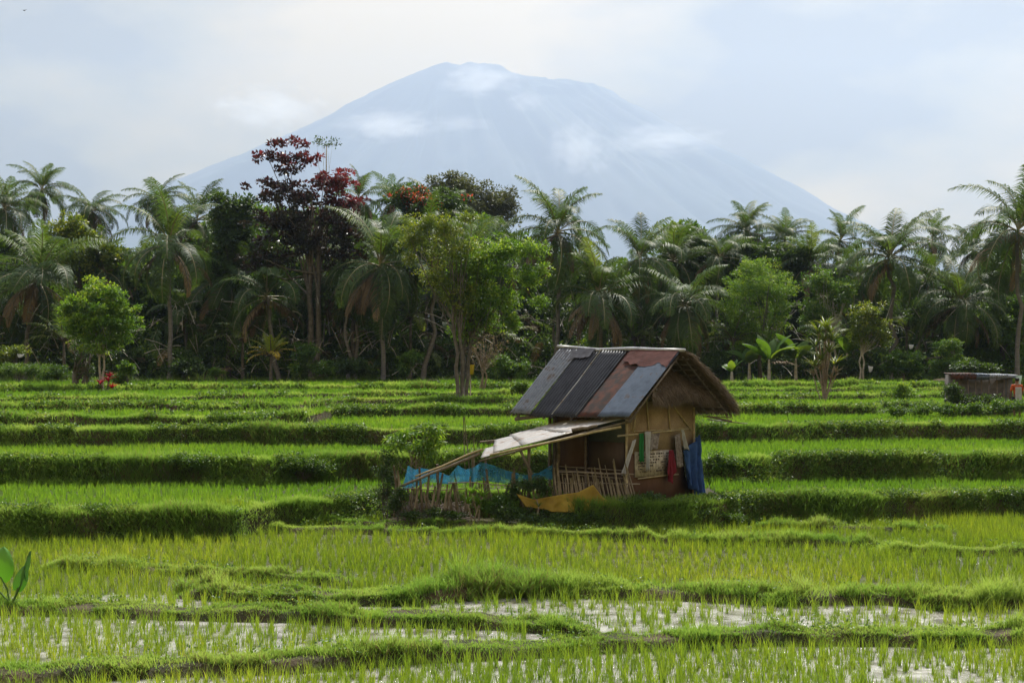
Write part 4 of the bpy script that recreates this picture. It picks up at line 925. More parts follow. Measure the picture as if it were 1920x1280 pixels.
palms = [
 ('tall palm cut by the left edge of the photo, against the sky', 5, 104, 8, 385, 72, 0), ('narrow tall palm standing alone in the sky near the left edge', 88, 112, 78, 352, 62, 1),
 ('small ragged palm in the sky left of the largest palm', 178, 110, 172, 388, 62, 3), ('wide palm with long hanging fronds behind the round left tree', 45, 92, 70, 512, 112, 2),
 ('largest palm of the wood, silvery crown on a pale straight trunk', 316, 90, 318, 448, 122, 0), ('palm top poking out above the largest palm', 296, 112, 296, 372, 60, 1),
 ('palm rising just right of the largest palm against the mountain', 372, 100, 368, 405, 82, 4), ('shaded palm crown under the red leaved tree', 522, 92, 500, 545, 110, 2),
 ('palm fanning out of the right side of the red leaved tree', 668, 104, 672, 368, 62, 1), ('palm crown behind the orange flowering tree', 742, 118, 738, 372, 58, 3),
 ('palm with dangling pale fronds left of the yellow green tree', 717, 90, 712, 488, 108, 4), ('palm leaning from a curved bare trunk beside the yellow green tree', 792, 92, 806, 440, 90, 5),
 ('palm between the orange flowers and the yellow green tree', 826, 114, 820, 400, 75, 1),
 ('tall palm standing clear against the mountain right of centre', 1040, 92, 1045, 412, 118, 0), ('low palm with bright fronds behind the left end of the hut roof', 1125, 90, 1122, 548, 98, 4),
 ('palm above the middle of the hut roof', 1205, 94, 1198, 478, 88, 2), ('palm with a brown skirt above the gable of the hut', 1292, 90, 1285, 560, 96, 0), ('pale crowned palm behind the gable palm', 1262, 100, 1262, 480, 85, 5),
 ('palm in the sky at the lower right end of the mountain slope', 1408, 104, 1402, 428, 66, 1), ('palm beside it with crossed fronds in the sky', 1472, 106, 1472, 442, 62, 3),
 ('open palm against the sky left of the bright pointed one', 1575, 104, 1575, 445, 70, 5), ('bright palm with an upright pointed crown in the right wood', 1672, 92, 1668, 472, 112, 0),
 ('thin palm top in the sky right of the bright pointed one', 1748, 106, 1748, 445, 62, 3), ('upright palm top against the pale sky near the right edge', 1828, 104, 1826, 462, 66, 1),
 ('large palm reaching into the sky at the right edge', 1908, 88, 1908, 408, 112, 4), ('dark palm with a brown skirt near the right edge', 1800, 91, 1800, 560, 88, 2),
 ('dark palm crown under the large palm at the right edge', 1890, 96, 1886, 492, 90, 0), ('palm half hidden behind the feathery green tree', 1350, 98, 1348, 478, 70, 4),
 ('shaded palm left of the two thin dark trunks', 590, 96, 600, 520, 90, 5), ('palm crown behind the two thin dark trunks', 662, 94, 660, 520, 85, 0),
 ('shaded palm behind the round left tree', 190, 100, 196, 500, 85, 5), ('shaded palm between the largest palm and the red leaved tree', 420, 96, 424, 520, 88, 1),
 ('dark palm between the yellow green tree and the tall central palm', 948, 98, 950, 492, 85, 3), ('palm hidden behind the yellow green tree', 880, 97, 884, 470, 80, 2),
 ('palm showing behind the tall central palm', 1082, 102, 1085, 470, 70, 5), ('palm filling the gap left of the bright pointed one', 1605, 98, 1610, 520, 80, 2),
 ('palm between the bright pointed one and the dark skirted one', 1740, 98, 1738, 520, 78, 4), ('palm over the pale branched tree on the right', 1520, 100, 1522, 492, 74, 0),
 ('low palm at the left edge behind the hedge', -30, 96, -10, 560, 90, 4), ('low palm crown right of the largest palm trunk', 352, 97, 350, 585, 75, 5),
]
for (lb, pb, Y, pc, py, rd, va) in palms:
    py += .13 * rd; rd *= .96
    if 'standing clear' in lb: py += 12; rd *= .92
    if 'reaching into the sky' in lb: py += 14
    palm(lb, pb, Y, pc, py, rd, (va + int(pc / 97)) % 9, 'coconut palms of the wood', bow=(.5 if 'leaning' in lb else None), tr=.12 if rd < 80 else .145)
# low young palms, no trunk to speak of
def young_palm(label, px, Y, py, rad, mt, seed, nf=12):
    base = np.array([(px - 960) / F * Y, Y, gz(px, Y)]); t = empty('young_palm', base, label, 'palm tree'); r = np.random.default_rng(seed); g, gr = G(), G(); top = P(px, py, Y)
    for i in range(nf):
        f = i / (nf - 1); frond(g, gr, top, i * 2.4 + r.normal(0, .2), 1.35 - 1.0 * f, rad / F * Y * 1.25, .6 + .9 * f, 26, rad / F * Y * .28, .07, r, 0, .5, tint=np.clip(.35 + .8 * f, 0, 1))
    tubeG(gr, [base - UZ * .1, (base + top) / 2, top], [.12, .1, .07], 7)
    g.build('fronds', M[mt], t); gr.build('trunk', M['bark'], t)
young_palm('young yellowing palm at the edge of the wood left of centre', 508, 88, 668, 42, 'yellowleaf', 5, 13)
young_palm('dark stemless palm right of the leaning trunk', 770, 93, 600, 70, 'palm', 6); young_palm('low arching palm left of the banana plants', 1375, 90, 640, 62, 'palm', 7, 14)
young_palm('low palm fanning out behind the round left tree', 120, 90, 640, 70, 'palm', 8, 14); young_palm('low palm on the right between banana plants and thin tree', 1600, 92, 640, 60, 'palm', 9, 12)
young_palm('low palm in the shade under the red leaved tree', 455, 93, 640, 70, 'palm', 10, 14); young_palm('low palm in the shade right of the leaning trunk', 930, 94, 640, 70, 'palm', 11, 14)
young_palm('low palm behind the hut roof ridge', 1190, 93, 640, 75, 'palm', 12, 14); young_palm('low palm at the foot of the bright pointed palm', 1700, 94, 620, 65, 'palm', 13, 12)

# red leaved tree: flat tiers, red on top, dark below
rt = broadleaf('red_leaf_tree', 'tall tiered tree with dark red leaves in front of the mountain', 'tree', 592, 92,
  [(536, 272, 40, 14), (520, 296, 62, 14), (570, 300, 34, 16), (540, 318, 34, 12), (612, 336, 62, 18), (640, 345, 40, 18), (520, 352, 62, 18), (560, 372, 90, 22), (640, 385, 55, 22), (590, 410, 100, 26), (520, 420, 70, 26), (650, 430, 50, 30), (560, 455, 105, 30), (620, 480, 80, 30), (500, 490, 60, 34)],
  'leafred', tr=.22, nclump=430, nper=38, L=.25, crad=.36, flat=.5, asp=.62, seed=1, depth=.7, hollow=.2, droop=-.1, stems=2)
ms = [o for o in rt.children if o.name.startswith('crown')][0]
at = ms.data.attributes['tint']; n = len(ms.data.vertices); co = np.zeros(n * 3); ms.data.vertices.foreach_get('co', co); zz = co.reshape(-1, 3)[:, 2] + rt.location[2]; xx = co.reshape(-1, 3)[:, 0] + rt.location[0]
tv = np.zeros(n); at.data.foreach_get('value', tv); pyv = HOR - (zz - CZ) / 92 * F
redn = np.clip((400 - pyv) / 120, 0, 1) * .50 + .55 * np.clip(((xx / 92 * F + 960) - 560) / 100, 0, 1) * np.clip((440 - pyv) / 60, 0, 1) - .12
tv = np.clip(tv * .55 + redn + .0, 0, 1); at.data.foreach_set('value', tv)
broadleaf('bare_topped_tree', 'very thin tall pole of a tree with a tiny sparse top beside the red tree', 'tree', 612, 100, [(600, 262, 12, 5), (628, 268, 10, 6), (612, 275, 14, 5), (596, 268, 6, 4)], 'leafdark', tr=.06, nclump=16, nper=12, L=.2, crad=.28, seed=2, bark='palebark')
broadleaf('hazy_tree', 'grey green distant tree on the skyline left of the tall central palm', 'tree', 890, 130, [(920, 378, 48, 34), (860, 360, 60, 34), (815, 372, 40, 30), (850, 332, 14, 18), (812, 340, 14, 12), (945, 400, 30, 34), (890, 400, 60, 30)], 'leafgrey', nclump=320, nper=50, L=.28, crad=.55, seed=3, base_z=4, hollow=.3)
broadleaf('flame_tree', 'tree with orange flowers on the skyline behind the yellow green tree', 'tree', 800, 99, [(760, 368, 40, 22), (835, 374, 45, 22), (800, 388, 70, 30), (790, 420, 60, 30)], 'leafdark', nclump=240, nper=50, L=.24, crad=.42, seed=4, hollow=.3,
  extra=[('flowers', 'flower', lambda c: (c[2] > P(0, 394, 99)[2]) and (math.sin(c[0] * 1.7) + math.sin(c[2] * 3 + c[0]) > -.1), 22, .2, .42)])
broadleaf('yellow_green_tree', 'light yellow green tree standing on the terrace left of the hut roof', 'tree', 863, 66, [(800, 425, 52, 26), (775, 455, 34, 24), (840, 430, 30, 30), (880, 410, 22, 16), (850, 475, 60, 28), (820, 520, 40, 34), (860, 560, 36, 40), (770, 490, 24, 16)], 'leafyel', tr=.10, nclump=300, nper=46, L=.13, crad=.30, seed=5, stems=2, hollow=.15, bark='bark', asp=.4)
broadleaf('forked_tree', 'bright green leafy tree with a forked trunk beside the yellow pail', 'tree', 870, 66.8, [(895, 500, 60, 50), (950, 470, 50, 30), (1000, 470, 30, 16), (985, 520, 44, 24), (880, 560, 40, 50), (930, 560, 50, 34), (1020, 505, 20, 10), (1010, 565, 26, 12), (905, 600, 36, 30), (855, 530, 34, 40), (870, 620, 30, 26), (960, 610, 24, 22)], 'leafbright', tr=.10, nclump=430, nper=60, L=.15, crad=.30, seed=6, stems=2, hollow=.2, asp=.45)
broadleaf('bare_bush', 'grey twiggy leafless bush right of the forked tree', 'bush', 905, 72, [(905, 640, 34, 34), (930, 650, 22, 40), (885, 650, 16, 30)], 'dry', tr=.045, nclump=90, nper=5, L=.10, crad=.2, seed=61, stems=3, bark='stick', hollow=.2)
broadleaf('round_tree', 'round bright green tree on grey stems at the left terrace edge', 'tree', 190, 70, [(185, 590, 66, 50), (150, 600, 44, 42), (225, 600, 40, 46), (180, 548, 44, 24), (215, 560, 30, 22), (135, 575, 24, 18), (190, 640, 56, 26)], 'leafbright', tr=.065, nclump=330, nper=60, L=.155, crad=.27, seed=7, stems=2, bark='palebark', hollow=.35,
  extra=[('young_leaves', 'yellowleaf', lambda c: c[2] > P(0, 565, 70)[2] and abs(math.sin(c[0] * 5)) > .9, 8, .13, .2)])
broadleaf('vine_covered_stump', 'dark vine covered trunk behind the round left tree', 'tree', 150, 73, [(150, 680, 12, 30), (155, 650, 24, 20), (165, 700, 10, 20)], 'leafdark', tr=.22, nclump=60, nper=26, L=.12, crad=.22, seed=8, stems=2)
broadleaf('feathery_tree', 'tall feathery bright green tree in the right wood', 'tree', 1425, 90, [(1420, 530, 60, 44), (1385, 580, 44, 60), (1460, 560, 44, 50), (1400, 640, 46, 46), (1440, 620, 46, 46), (1425, 500, 40, 20)], 'leafbright', tr=.16, nclump=420, nper=70, L=.15, crad=.42, seed=9, hollow=.25, asp=.3, flat=.6)
broadleaf('pale_branched_tree', 'small leaved tree with pale branches right of the feathery tree', 'tree', 1560, 88, [(1540, 530, 40, 30), (1570, 560, 40, 34), (1530, 590, 36, 40), (1580, 540, 24, 20)], 'leafmid', tr=.09, nclump=240, nper=36, L=.17, crad=.36, seed=10, bark='palebark', stems=3, hollow=.2)
broadleaf('thin_tree', 'thin tree with light leaves left of the white rag in the wood', 'tree', 1615, 86, [(1630, 590, 40, 26), (1645, 620, 34, 30), (1610, 625, 26, 30)], 'leafyel', tr=.07, nclump=150, nper=40, L=.16, crad=.33, seed=11, bark='palebark', stems=2, hollow=.2)
broadleaf('spreading_tree', 'large dark leafy tree over the grey shed at the right edge', 'tree', 1875, 92, [(1860, 610, 70, 44), (1890, 660, 60, 50), (1830, 660, 44, 46), (1910, 590, 50, 40), (1850, 700, 60, 30)], 'leafmid', tr=.2, nclump=420, nper=60, L=.21, crad=.42, seed=12, hollow=.4)
broadleaf('layered_bush', 'layered fern like green tree left of the grey shed', 'tree', 1775, 84, [(1775, 648, 30, 14), (1780, 675, 34, 18), (1760, 690, 22, 18), (1790, 700, 26, 16)], 'leafmid', tr=.07, nclump=170, nper=50, L=.13, crad=.26, seed=13, flat=.4, hollow=.2)
broadleaf('papaya_tree', 'low broad leafy tree behind the lone round bush on the right', 'tree', 1695, 86, [(1695, 672, 38, 12), (1680, 690, 26, 14), (1715, 695, 22, 16)], 'leafmid', tr=.06, nclump=90, nper=40, L=.2, crad=.28, seed=14, bark='palebark', flat=.5)
broadleaf('pointed_leaf_tree', 'dark tree with pointed top leaves left of the red tree', 'tree', 430, 96, [(415, 375, 16, 16), (430, 410, 40, 30), (440, 450, 50, 40), (455, 395, 26, 30), (430, 500, 50, 40)], 'leafdark', nclump=300, nper=46, L=.3, crad=.45, seed=15, hollow=.25)
broadleaf('skyline_tree', 'round dark crown on the skyline above the hut gable', 'tree', 1282, 104, [(1280, 440, 36, 22), (1262, 458, 30, 22), (1305, 462, 34, 22), (1285, 490, 60, 26)], 'leafmid', nclump=200, nper=46, L=.34, crad=.45, seed=16, hollow=.3)
broadleaf('mixed_tree', 'yellowish mixed tree between the two palms at the far left', 'tree', 150, 100, [(130, 430, 36, 26), (165, 455, 40, 34), (100, 450, 36, 30), (200, 480, 34, 34), (150, 500, 60, 30)], 'leafyel', nclump=260, nper=46, L=.24, crad=.42, seed=17, hollow=.3)
broadleaf('wood_edge_tree', 'dark bushy tree under the sky palms right of the hut', 'tree', 1395, 100, [(1370, 468, 40, 20), (1430, 475, 44, 22), (1340, 490, 40, 26), (1490, 490, 40, 24)], 'leafdark', nclump=240, nper=46, L=.26, crad=.45, seed=18, hollow=.3)

# small bushes and garden plants along the wood
bushes = [
 ('low light green hedge cut by the left edge', 35, 80, [(20, 692, 40, 12), (60, 694, 32, 12)], 'leafmid', 160, .09, .22), ('yellowish bush above the left hedge', 30, 84, [(28, 660, 30, 12), (10, 668, 20, 10)], 'leafyel', 70, .13, .25),
 ('small bright round bush on the grassy ridge left of centre', 406, 84, [(406, 698, 14, 10)], 'leafmid', 50, .10, .18), ('light green shrub right of the young yellowing palm', 590, 87, [(575, 665, 26, 26), (600, 690, 30, 16), (560, 695, 22, 12)], 'leafmid', 120, .15, .28),
 ('light green shrub at the foot of the leaning trunk', 765, 87, [(768, 670, 20, 12), (760, 690, 14, 16)], 'leafmid', 60, .16, .25), ('leafy green shrub left of the hut ridge', 958, 82, [(940, 682, 26, 16), (975, 690, 26, 14), (950, 700, 34, 10)], 'leafmid', 110, .15, .26),
 ('small bush on the terrace in front of the hut ridge', 978, 70, [(978, 726, 20, 10)], 'leafmid', 50, .11, .18), ('lone bright round bush on the right terrace', 1690, 72, [(1690, 728, 24, 14), (1690, 745, 27, 16), (1688, 758, 24, 10)], 'leafbright', 150, .10, .2),
 ('long low hedge in front of the shed and the person at the right edge', 1800, 58.4, [(1680, 770, 30, 8), (1730, 768, 34, 10), (1780, 767, 34, 11), (1830, 766, 34, 11), (1880, 764, 34, 13), (1930, 763, 34, 13)], 'leafmid', 300, .10, .17),
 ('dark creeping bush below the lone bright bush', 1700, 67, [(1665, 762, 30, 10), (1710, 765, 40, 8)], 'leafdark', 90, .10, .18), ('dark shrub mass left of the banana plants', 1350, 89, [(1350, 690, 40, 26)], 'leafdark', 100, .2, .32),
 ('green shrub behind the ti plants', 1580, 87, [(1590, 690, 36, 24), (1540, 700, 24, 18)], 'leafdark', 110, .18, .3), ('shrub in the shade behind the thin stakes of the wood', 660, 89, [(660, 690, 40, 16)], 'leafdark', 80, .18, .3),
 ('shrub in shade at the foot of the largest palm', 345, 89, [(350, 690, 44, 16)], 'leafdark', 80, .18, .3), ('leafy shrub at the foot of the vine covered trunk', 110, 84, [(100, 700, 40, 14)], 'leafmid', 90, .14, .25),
 ('weedy shrub at the foot of the round left tree', 240, 72, [(240, 690, 16, 14), (225, 712, 14, 12)], 'leafmid', 60, .13, .2),
]
for k, (lb, px, Y, lobes, mt, nc_, L, cr_) in enumerate(bushes):
    broadleaf('bush', lb, 'bush', px, Y, lobes, mt, tr=.03, nclump=nc_, nper=40, L=L, crad=cr_, seed=200 + k, stems=2, hollow=.15)
for k, (lb, px, Y, lobes, mt, nc_, L, cr_) in enumerate([('leafy weeds growing over the left half of the stake fence', 800, 35.95, [(775, 966, 26, 7), (815, 962, 20, 8), (850, 966, 26, 6)], 'leafdark', 110, .06, .11),
  ('leafy weeds in front of the stake fence beside the spiky plant', 930, 35.95, [(915, 950, 26, 14), (945, 940, 22, 14), (960, 956, 26, 10)], 'leafmid', 170, .06, .11), ('weedy tangle along the left end of the stake fence', 745, 36.0, [(742, 945, 16, 16), (752, 925, 12, 14)], 'leafdark', 90, .06, .11),
  ('bush leaning over the left end of the grey shed', 1792, 60.6, [(1786, 730, 18, 16), (1800, 748, 34, 10), (1850, 750, 40, 8)], 'leafdark', 120, .12, .18), ('shrub behind the left end of the shed roof', 1815, 64.5, [(1815, 688, 34, 8), (1850, 690, 24, 6)], 'leafdark', 90, .14, .22)]):
    broadleaf('bush', lb, 'bush', px, Y, lobes, mt, tr=.015, nclump=nc_, nper=26, L=L, crad=cr_, seed=260 + k, stems=2, hollow=.05)
# banana plants: large paddle leaves
def banana(label, px, Y, top, n, seed, ht=1.2, name='banana_plant', mt='leafmid', wf=.26):
    r = np.random.default_rng(seed); base = np.array([(px - 960) / F * Y, Y, gz(px, Y)]); t = empty(name, base, label, 'banana plant' if name == 'banana_plant' else 'plant'); H0 = P(px, top, Y)[2] - base[2]
    g = G(); tubeG(g, [base - UZ * .1, base + UZ * H0 * .25, base + UZ * H0 * .5], [.12, .10, .06], 8); g.build('stem', M['palebark'], t, smooth=True)
    gl = G()
    for i in range(n):
        az = i * 2.4 + r.normal(0, .3); L = H0 * r.uniform(.5, .8); e0 = r.uniform(.8, 1.45); kk = r.uniform(.5, 1.6); m_ = 12; ts = np.linspace(0, 1, m_)
        ang = e0 - kk * ts ** 1.4; a = np.array([math.cos(az), math.sin(az), 0]); sd_ = np.array([-a[1], a[0], 0]); dr = a[None] * np.cos(ang)[:, None] + UZ[None] * np.sin(ang)[:, None]
        pts = base + UZ * H0 * .45 + np.concatenate([[np.zeros(3)], np.cumsum(dr[:-1] * L / (m_ - 1), 0)]); wv = wf * L * np.clip(np.sin(PI * np.clip((ts - .12) / .88, 0, 1)), 0, 1) ** .6
        wv = wv * (1 + .25 * (r.random(m_) - .5)); V = np.stack([pts - sd_ * wv[:, None] - UZ * wv[:, None] * .25, pts, pts + sd_ * wv[:, None] - UZ * wv[:, None] * .25], 1).reshape(-1, 3)
        q = [(j * 3 + c, j * 3 + c + 1, j * 3 + c + 4, j * 3 + c + 3) for j in range(m_ - 1) for c in (0, 1)]; gl.add(V, q, np.clip(r.normal(.6, .25), 0, 1))
    gl.build('leaves', M[mt], t)
banana('banana plant with bright upright leaves at the wood edge right of the hut', 1442, 86, 628, 10, 1, wf=.2); banana('dark banana plant left of the bright leaved one', 1405, 88, 640, 10, 2)
banana('banana plant with one broad leaf left of the ti plants', 1492, 87, 625, 10, 3); banana('tall banana plant right of the ti plants', 1588, 88, 605, 9, 4, wf=.2); banana('small banana plant close behind the hut thatch', 1372, 85, 672, 7, 5)
# ti plants: stalks topped with rosettes of straps
def rosette(g, c, n, L, W, r, up=.5, tint=None):
    az = r.uniform(0, 2 * PI, n); V, T, k = blades(np.repeat(c[None], n, 0), L * r.uniform(.6, 1.1, n), W, az, r.uniform(.2, 1.2, n) * (1 - up * .5), r.uniform(.3, 1.1, n), 3)
    g.add(V, T, np.repeat(np.clip(r.normal(.55 if tint is None else tint, .25, n), 0, 1), k))
def strap_plant(name, label, px, Y, stalks, mt, L, W, seed, bark='stick', cat='plant', n=26):
    r = np.random.default_rng(seed); base = np.array([(px - 960) / F * Y, Y, gz(px, Y)]); t = empty(name, base, label, cat); gs, gl = G(), G()
    for (sx, sy) in stalks:
        c = P(sx, sy, Y); a = base + np.array([r.uniform(-.12, .12), r.uniform(-.12, .12), -.05]); tubeG(gs, trunkpath(a, c, 5, .1, int(sx)), .025 * L / .5, 6); rosette(gl, c, n, L, W, r)
    gs.build('stems', M[bark], t); gl.build('leaves', M[mt], t)
strap_plant('ti_plant', 'tall group of yellow green ti plants on bare stalks at the right terrace edge', 1547, 72, [(1535, 625), (1548, 615), (1560, 640), (1530, 650), (1555, 662), (1565, 685), (1545, 640), (1540, 675), (1528, 690), (1556, 625)], 'leafyel', .85, .07, 1, bark='stick', n=40)
strap_plant('ti_plant', 'low dry ti stalks at the foot of the tall ti plants', 1542, 71.5, [(1525, 705), (1560, 712), (1538, 695), (1568, 700)], 'dry', .55, .05, 2)
strap_plant('ti_plant', 'red leaved ti plant at the foot of the round left tree', 203, 69.5, [(203, 715), (188, 720), (210, 728), (205, 708)], 'tired', .42, .07, 3, bark='bark')
strap_plant('spiky_plant', 'spiky bright green plant growing in front of the stake fence', 893, 35.95, [(885, 925), (905, 932), (898, 945), (878, 945)], 'rice_mid', .46, .022, 4, bark='stick', n=34)
strap_plant('spiky_plant', 'small spiky plant in front of the yellow tarpaulin', 1008, 35.7, [(1006, 935), (1010, 950)], 'leafmid', .26, .018, 5, bark='stick', n=20)
# saplings and creepers round the pen
broadleaf('cassava_plant', 'sparse leafy sapling at the left end of the pen', 'plant', 772, 37.6, [(745, 820, 26, 10), (790, 835, 36, 14), (812, 800, 18, 16), (800, 850, 30, 10), (775, 812, 20, 8), (735, 835, 16, 8), (815, 825, 14, 14)], 'leafbright', tr=.022, nclump=80, nper=18, L=.20, crad=.19, seed=30, asp=.22, droop=1.0, bark='stick', stems=3, hollow=.3, flat=.4)
broadleaf('creeper_bush', 'dark creeper covered bush at the left corner of the pen', 'bush', 722, 37.4, [(728, 862, 22, 20), (718, 890, 22, 22), (735, 905, 20, 22), (722, 925, 26, 16)], 'leafdark', tr=.02, nclump=150, nper=20, L=.06, crad=.13, seed=31, stems=3, hollow=.1)
broadleaf('bush', 'leafy creeper spilling over the stake fence above the yellow tarpaulin', 'bush', 985, 36.1, [(985, 910, 30, 12), (1012, 905, 22, 12), (965, 925, 16, 16), (1020, 922, 14, 12)], 'leafdark', tr=.015, nclump=150, nper=26, L=.06, crad=.11, seed=32, hollow=.1)
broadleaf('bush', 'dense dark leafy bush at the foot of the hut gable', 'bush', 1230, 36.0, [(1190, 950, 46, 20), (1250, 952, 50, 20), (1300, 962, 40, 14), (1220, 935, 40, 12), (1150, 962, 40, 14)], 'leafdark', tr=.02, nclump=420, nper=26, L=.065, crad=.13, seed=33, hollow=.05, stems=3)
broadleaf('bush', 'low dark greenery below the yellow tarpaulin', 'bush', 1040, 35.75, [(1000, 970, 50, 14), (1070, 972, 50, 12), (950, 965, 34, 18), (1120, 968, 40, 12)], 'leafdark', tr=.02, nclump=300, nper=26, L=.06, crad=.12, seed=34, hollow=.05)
broadleaf('bush', 'round dark bush on the bank right of the hut', 'bush', 1365, 42.6, [(1362, 872, 44, 22), (1385, 878, 28, 18), (1345, 862, 22, 14)], 'leafmid', tr=.02, nclump=260, nper=26, L=.075, crad=.15, seed=35, hollow=.2)
broadleaf('bush', 'low weeds on the bank corner right of the blue net', 'bush', 1350, 36.4, [(1345, 965, 26, 8), (1380, 968, 26, 7)], 'leafmid', tr=.012, nclump=70, nper=20, L=.05, crad=.10, seed=36, hollow=.05)
broadleaf('bush', 'dark rounded bush hanging on the second bank left of centre', 'bush', 370, 41.6, [(340, 862, 30, 14), (375, 868, 34, 20), (400, 880, 26, 18)], 'leafmid', tr=.02, nclump=200, nper=24, L=.07, crad=.15, seed=37, hollow=.2)
broadleaf('bush', 'brownish rounded growth on the second bank near the pen', 'bush', 570, 41.8, [(560, 868, 46, 20), (600, 875, 26, 16), (530, 880, 26, 18)], 'leafmid', tr=.02, nclump=220, nper=24, L=.07, crad=.15, seed=38, hollow=.2)
# taro at the left edge, close by
tb = P(22, 1128, 24.0); tb[2] = gz(22, 24.0); taro = empty('taro_plant', tb, 'large leaved taro plant at the left edge in front of the paddies', 'taro plant'); ts_g = G()
def taro_leaf(c, L, Wd, dirv, nrm_, tint):
    d = unit(dirv); n_ = unit(np.asarray(nrm_) - d * np.dot(nrm_, d)); s = np.cross(d, n_); k = 13; V = []; Fq = []
    for i in range(k):
        t = i / (k - 1); wd_ = Wd * (math.sin(PI * min(1, (t * .93 + .07))) ** .55) * (1 - .35 * t)
        y = -L * .22 + L * 1.22 * t
        for j in range(-4, 5):
            f = j / 4; notch = L * .20 * (1 - abs(f)) ** 1.5 * max(0, 1 - t * 4) * -1
            V.append(c + d * (y - notch * .9) + s * wd_ * f * .5 + n_ * (-.16 * Wd * f * f + .05 * L * math.sin(t * PI) + .008 * math.sin(f * 12 + t * 9)))
    for i in range(k - 1):
        for j in range(8): Fq.append((i * 9 + j, i * 9 + j + 1, i * 9 + j + 10, i * 9 + j + 9))
    o = mesh('leaf', V, Fq, M['taro'], taro, np.full(len(V), tint), smooth=True)
M['taro'] = leafmat('taro_leaf', (.02, .075, .03), (.06, .17, .03), (.10, .26, .03), trans=.35, rough=.35, spec=.5, tcol=(1.5, 1.6, .4))
for (x, y, L, Wd, dv, nv_, ti) in [(0, 1072, .50, .48, (.08, .1, 1.), (.25, -1, .1), 1.), (46, 1070, .42, .20, (.22, 0, 1), (-.75, -.7, .1), .25), (34, 1092, .40, .26, (.35, 0, .95), (.3, -1, .3), .55), (-30, 1080, .45, .4, (-.3, 0, 1), (0, -1, .2), .7)]:
    c = P(x, y + 8, 24.0); taro_leaf(c, L, Wd, np.array(dv), np.array(nv_, float), ti); tubeG(ts_g, [tb + np.array([random.uniform(-.05, .05), 0, -.05]), (tb + c) / 2 + np.array([.02, 0, .02]), c], [.018, .014, .009], 6)
ts_g.build('stalks', M['leafmid'], taro)

# ------------------------------------------------------------------ undergrowth and the depth of the wood
r = np.random.default_rng(77)
def topline(px):     # skyline row of the leafy mass behind the palms
    return np.interp(px, [-300, 0, 100, 200, 300, 400, 480, 600, 700, 780, 900, 1000, 1060, 1150, 1250, 1350, 1450, 1550, 1650, 1800, 1920, 2200], [430, 430, 440, 470, 450, 400, 380, 380, 400, 410, 400, 450, 480, 485, 490, 490, 480, 500, 490, 510, 480, 470])
n = 8500; px = r.uniform(-220, 2140, n); Yw = r.uniform(100, 128, n); f = r.random(n) ** .8; py = 735 + (topline(px) + 22 - 735) * f + 20 * fbm(px * .02, Yw, 4)
C = np.stack([(px - 960) / F * Yw, Yw, CZ + (HOR - py) / F * Yw], -1)
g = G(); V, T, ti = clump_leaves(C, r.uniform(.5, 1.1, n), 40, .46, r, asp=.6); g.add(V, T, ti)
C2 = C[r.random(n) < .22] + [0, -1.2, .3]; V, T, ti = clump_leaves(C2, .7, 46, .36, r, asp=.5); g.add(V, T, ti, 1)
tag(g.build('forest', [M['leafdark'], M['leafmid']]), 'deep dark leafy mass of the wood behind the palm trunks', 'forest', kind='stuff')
n = 3400; px = r.uniform(-150, 2070, n); Yw = r.uniform(93, 101, n); py = 722 - r.random(n) ** 1.6 * 105 * (1 + .9 * fbm(px * .01, px * 0, 5)); C = np.stack([(px - 960) / F * Yw, Yw, CZ + (HOR - py) / F * Yw], -1)
g = G(); hf = r.random(n) < .5; V, T, ti = clump_leaves(C[hf], r.uniform(.3, .75, hf.sum()), 34, .24, r, asp=.45); g.add(V, T, ti, 0); V, T, ti = clump_leaves(C[~hf], r.uniform(.3, .7, (~hf).sum()), 34, .24, r, asp=.45); g.add(V, T, ti, 3)
gg = G(); k_ = 420
for i in range(k_):     # fallen and hanging dry fronds in the shade
    px_ = r.uniform(-60, 1980); Y_ = r.uniform(92, 100); c = P(px_, r.uniform(600, 712), Y_); frond(g, gg, c, r.uniform(0, 2 * PI), r.uniform(-.6, 1.1), r.uniform(1.6, 3.4), r.uniform(.6, 1.8), 22, .55, .06, r, 1 if r.random() < .62 else 2, .6, tint=r.random())
for i in range(900):
    px_ = r.uniform(-60, 1980); Y_ = r.uniform(90, 99); c = P(px_, r.uniform(560, 705), Y_); d = np.array([r.normal(0, .7), r.normal(0, .3), r.normal(.1, .7)]); tubeG(g, [c, c + d * .5 + [0, 0, .08], c + d], [.03, .022, .01], 4, m=4)
tag(g.build('undergrowth', [M['leafdark'], M['palm'], M['deadpalm'], M['leafmid'], M['palebark']]), 'tangled shrubs and drooping fronds in the shade of the palms', 'undergrowth', kind='stuff')
# thin bare trunks standing in the wood
tw = [('pale thin trunk left of the leaning palm', 655, 560, 652, 705, 91), ('thin dark trunk beside the pale thin one', 672, 560, 668, 706, 92), ('slanting thin trunk under the red leaved tree', 575, 600, 600, 706, 93), ('thin trunk in the shade right of the yellow green tree', 1040, 590, 1035, 705, 94),
      ('thin leaning trunk at the foot of the right wood', 1735, 600, 1700, 700, 93), ('thin trunk in the gap right of the bright pointed palm', 1780, 600, 1770, 705, 95)]
for k, (lb, x0, y0, x1, y1, Y) in enumerate(tw):
    base = np.array([(x1 - 960) / F * Y, Y, gz(x1, Y)]); t = empty('bare_tree', base, lb, 'tree'); g = G(); tubeG(g, trunkpath(base - UZ * .1, P(x0, y0, Y), 7, .3, k), np.linspace(.13, .08, 7), 7); g.build('trunk', M['palmbark'], t, smooth=True)
    g = G(); V, T, ti = clump_leaves(np.array([P(x0 + r.normal(0, 18), y0 + r.normal(-10, 14), Y) for _ in range(26)]), .5, 30, .24, r); g.add(V, T, ti); g.build('crown', M['leafdark'], t)
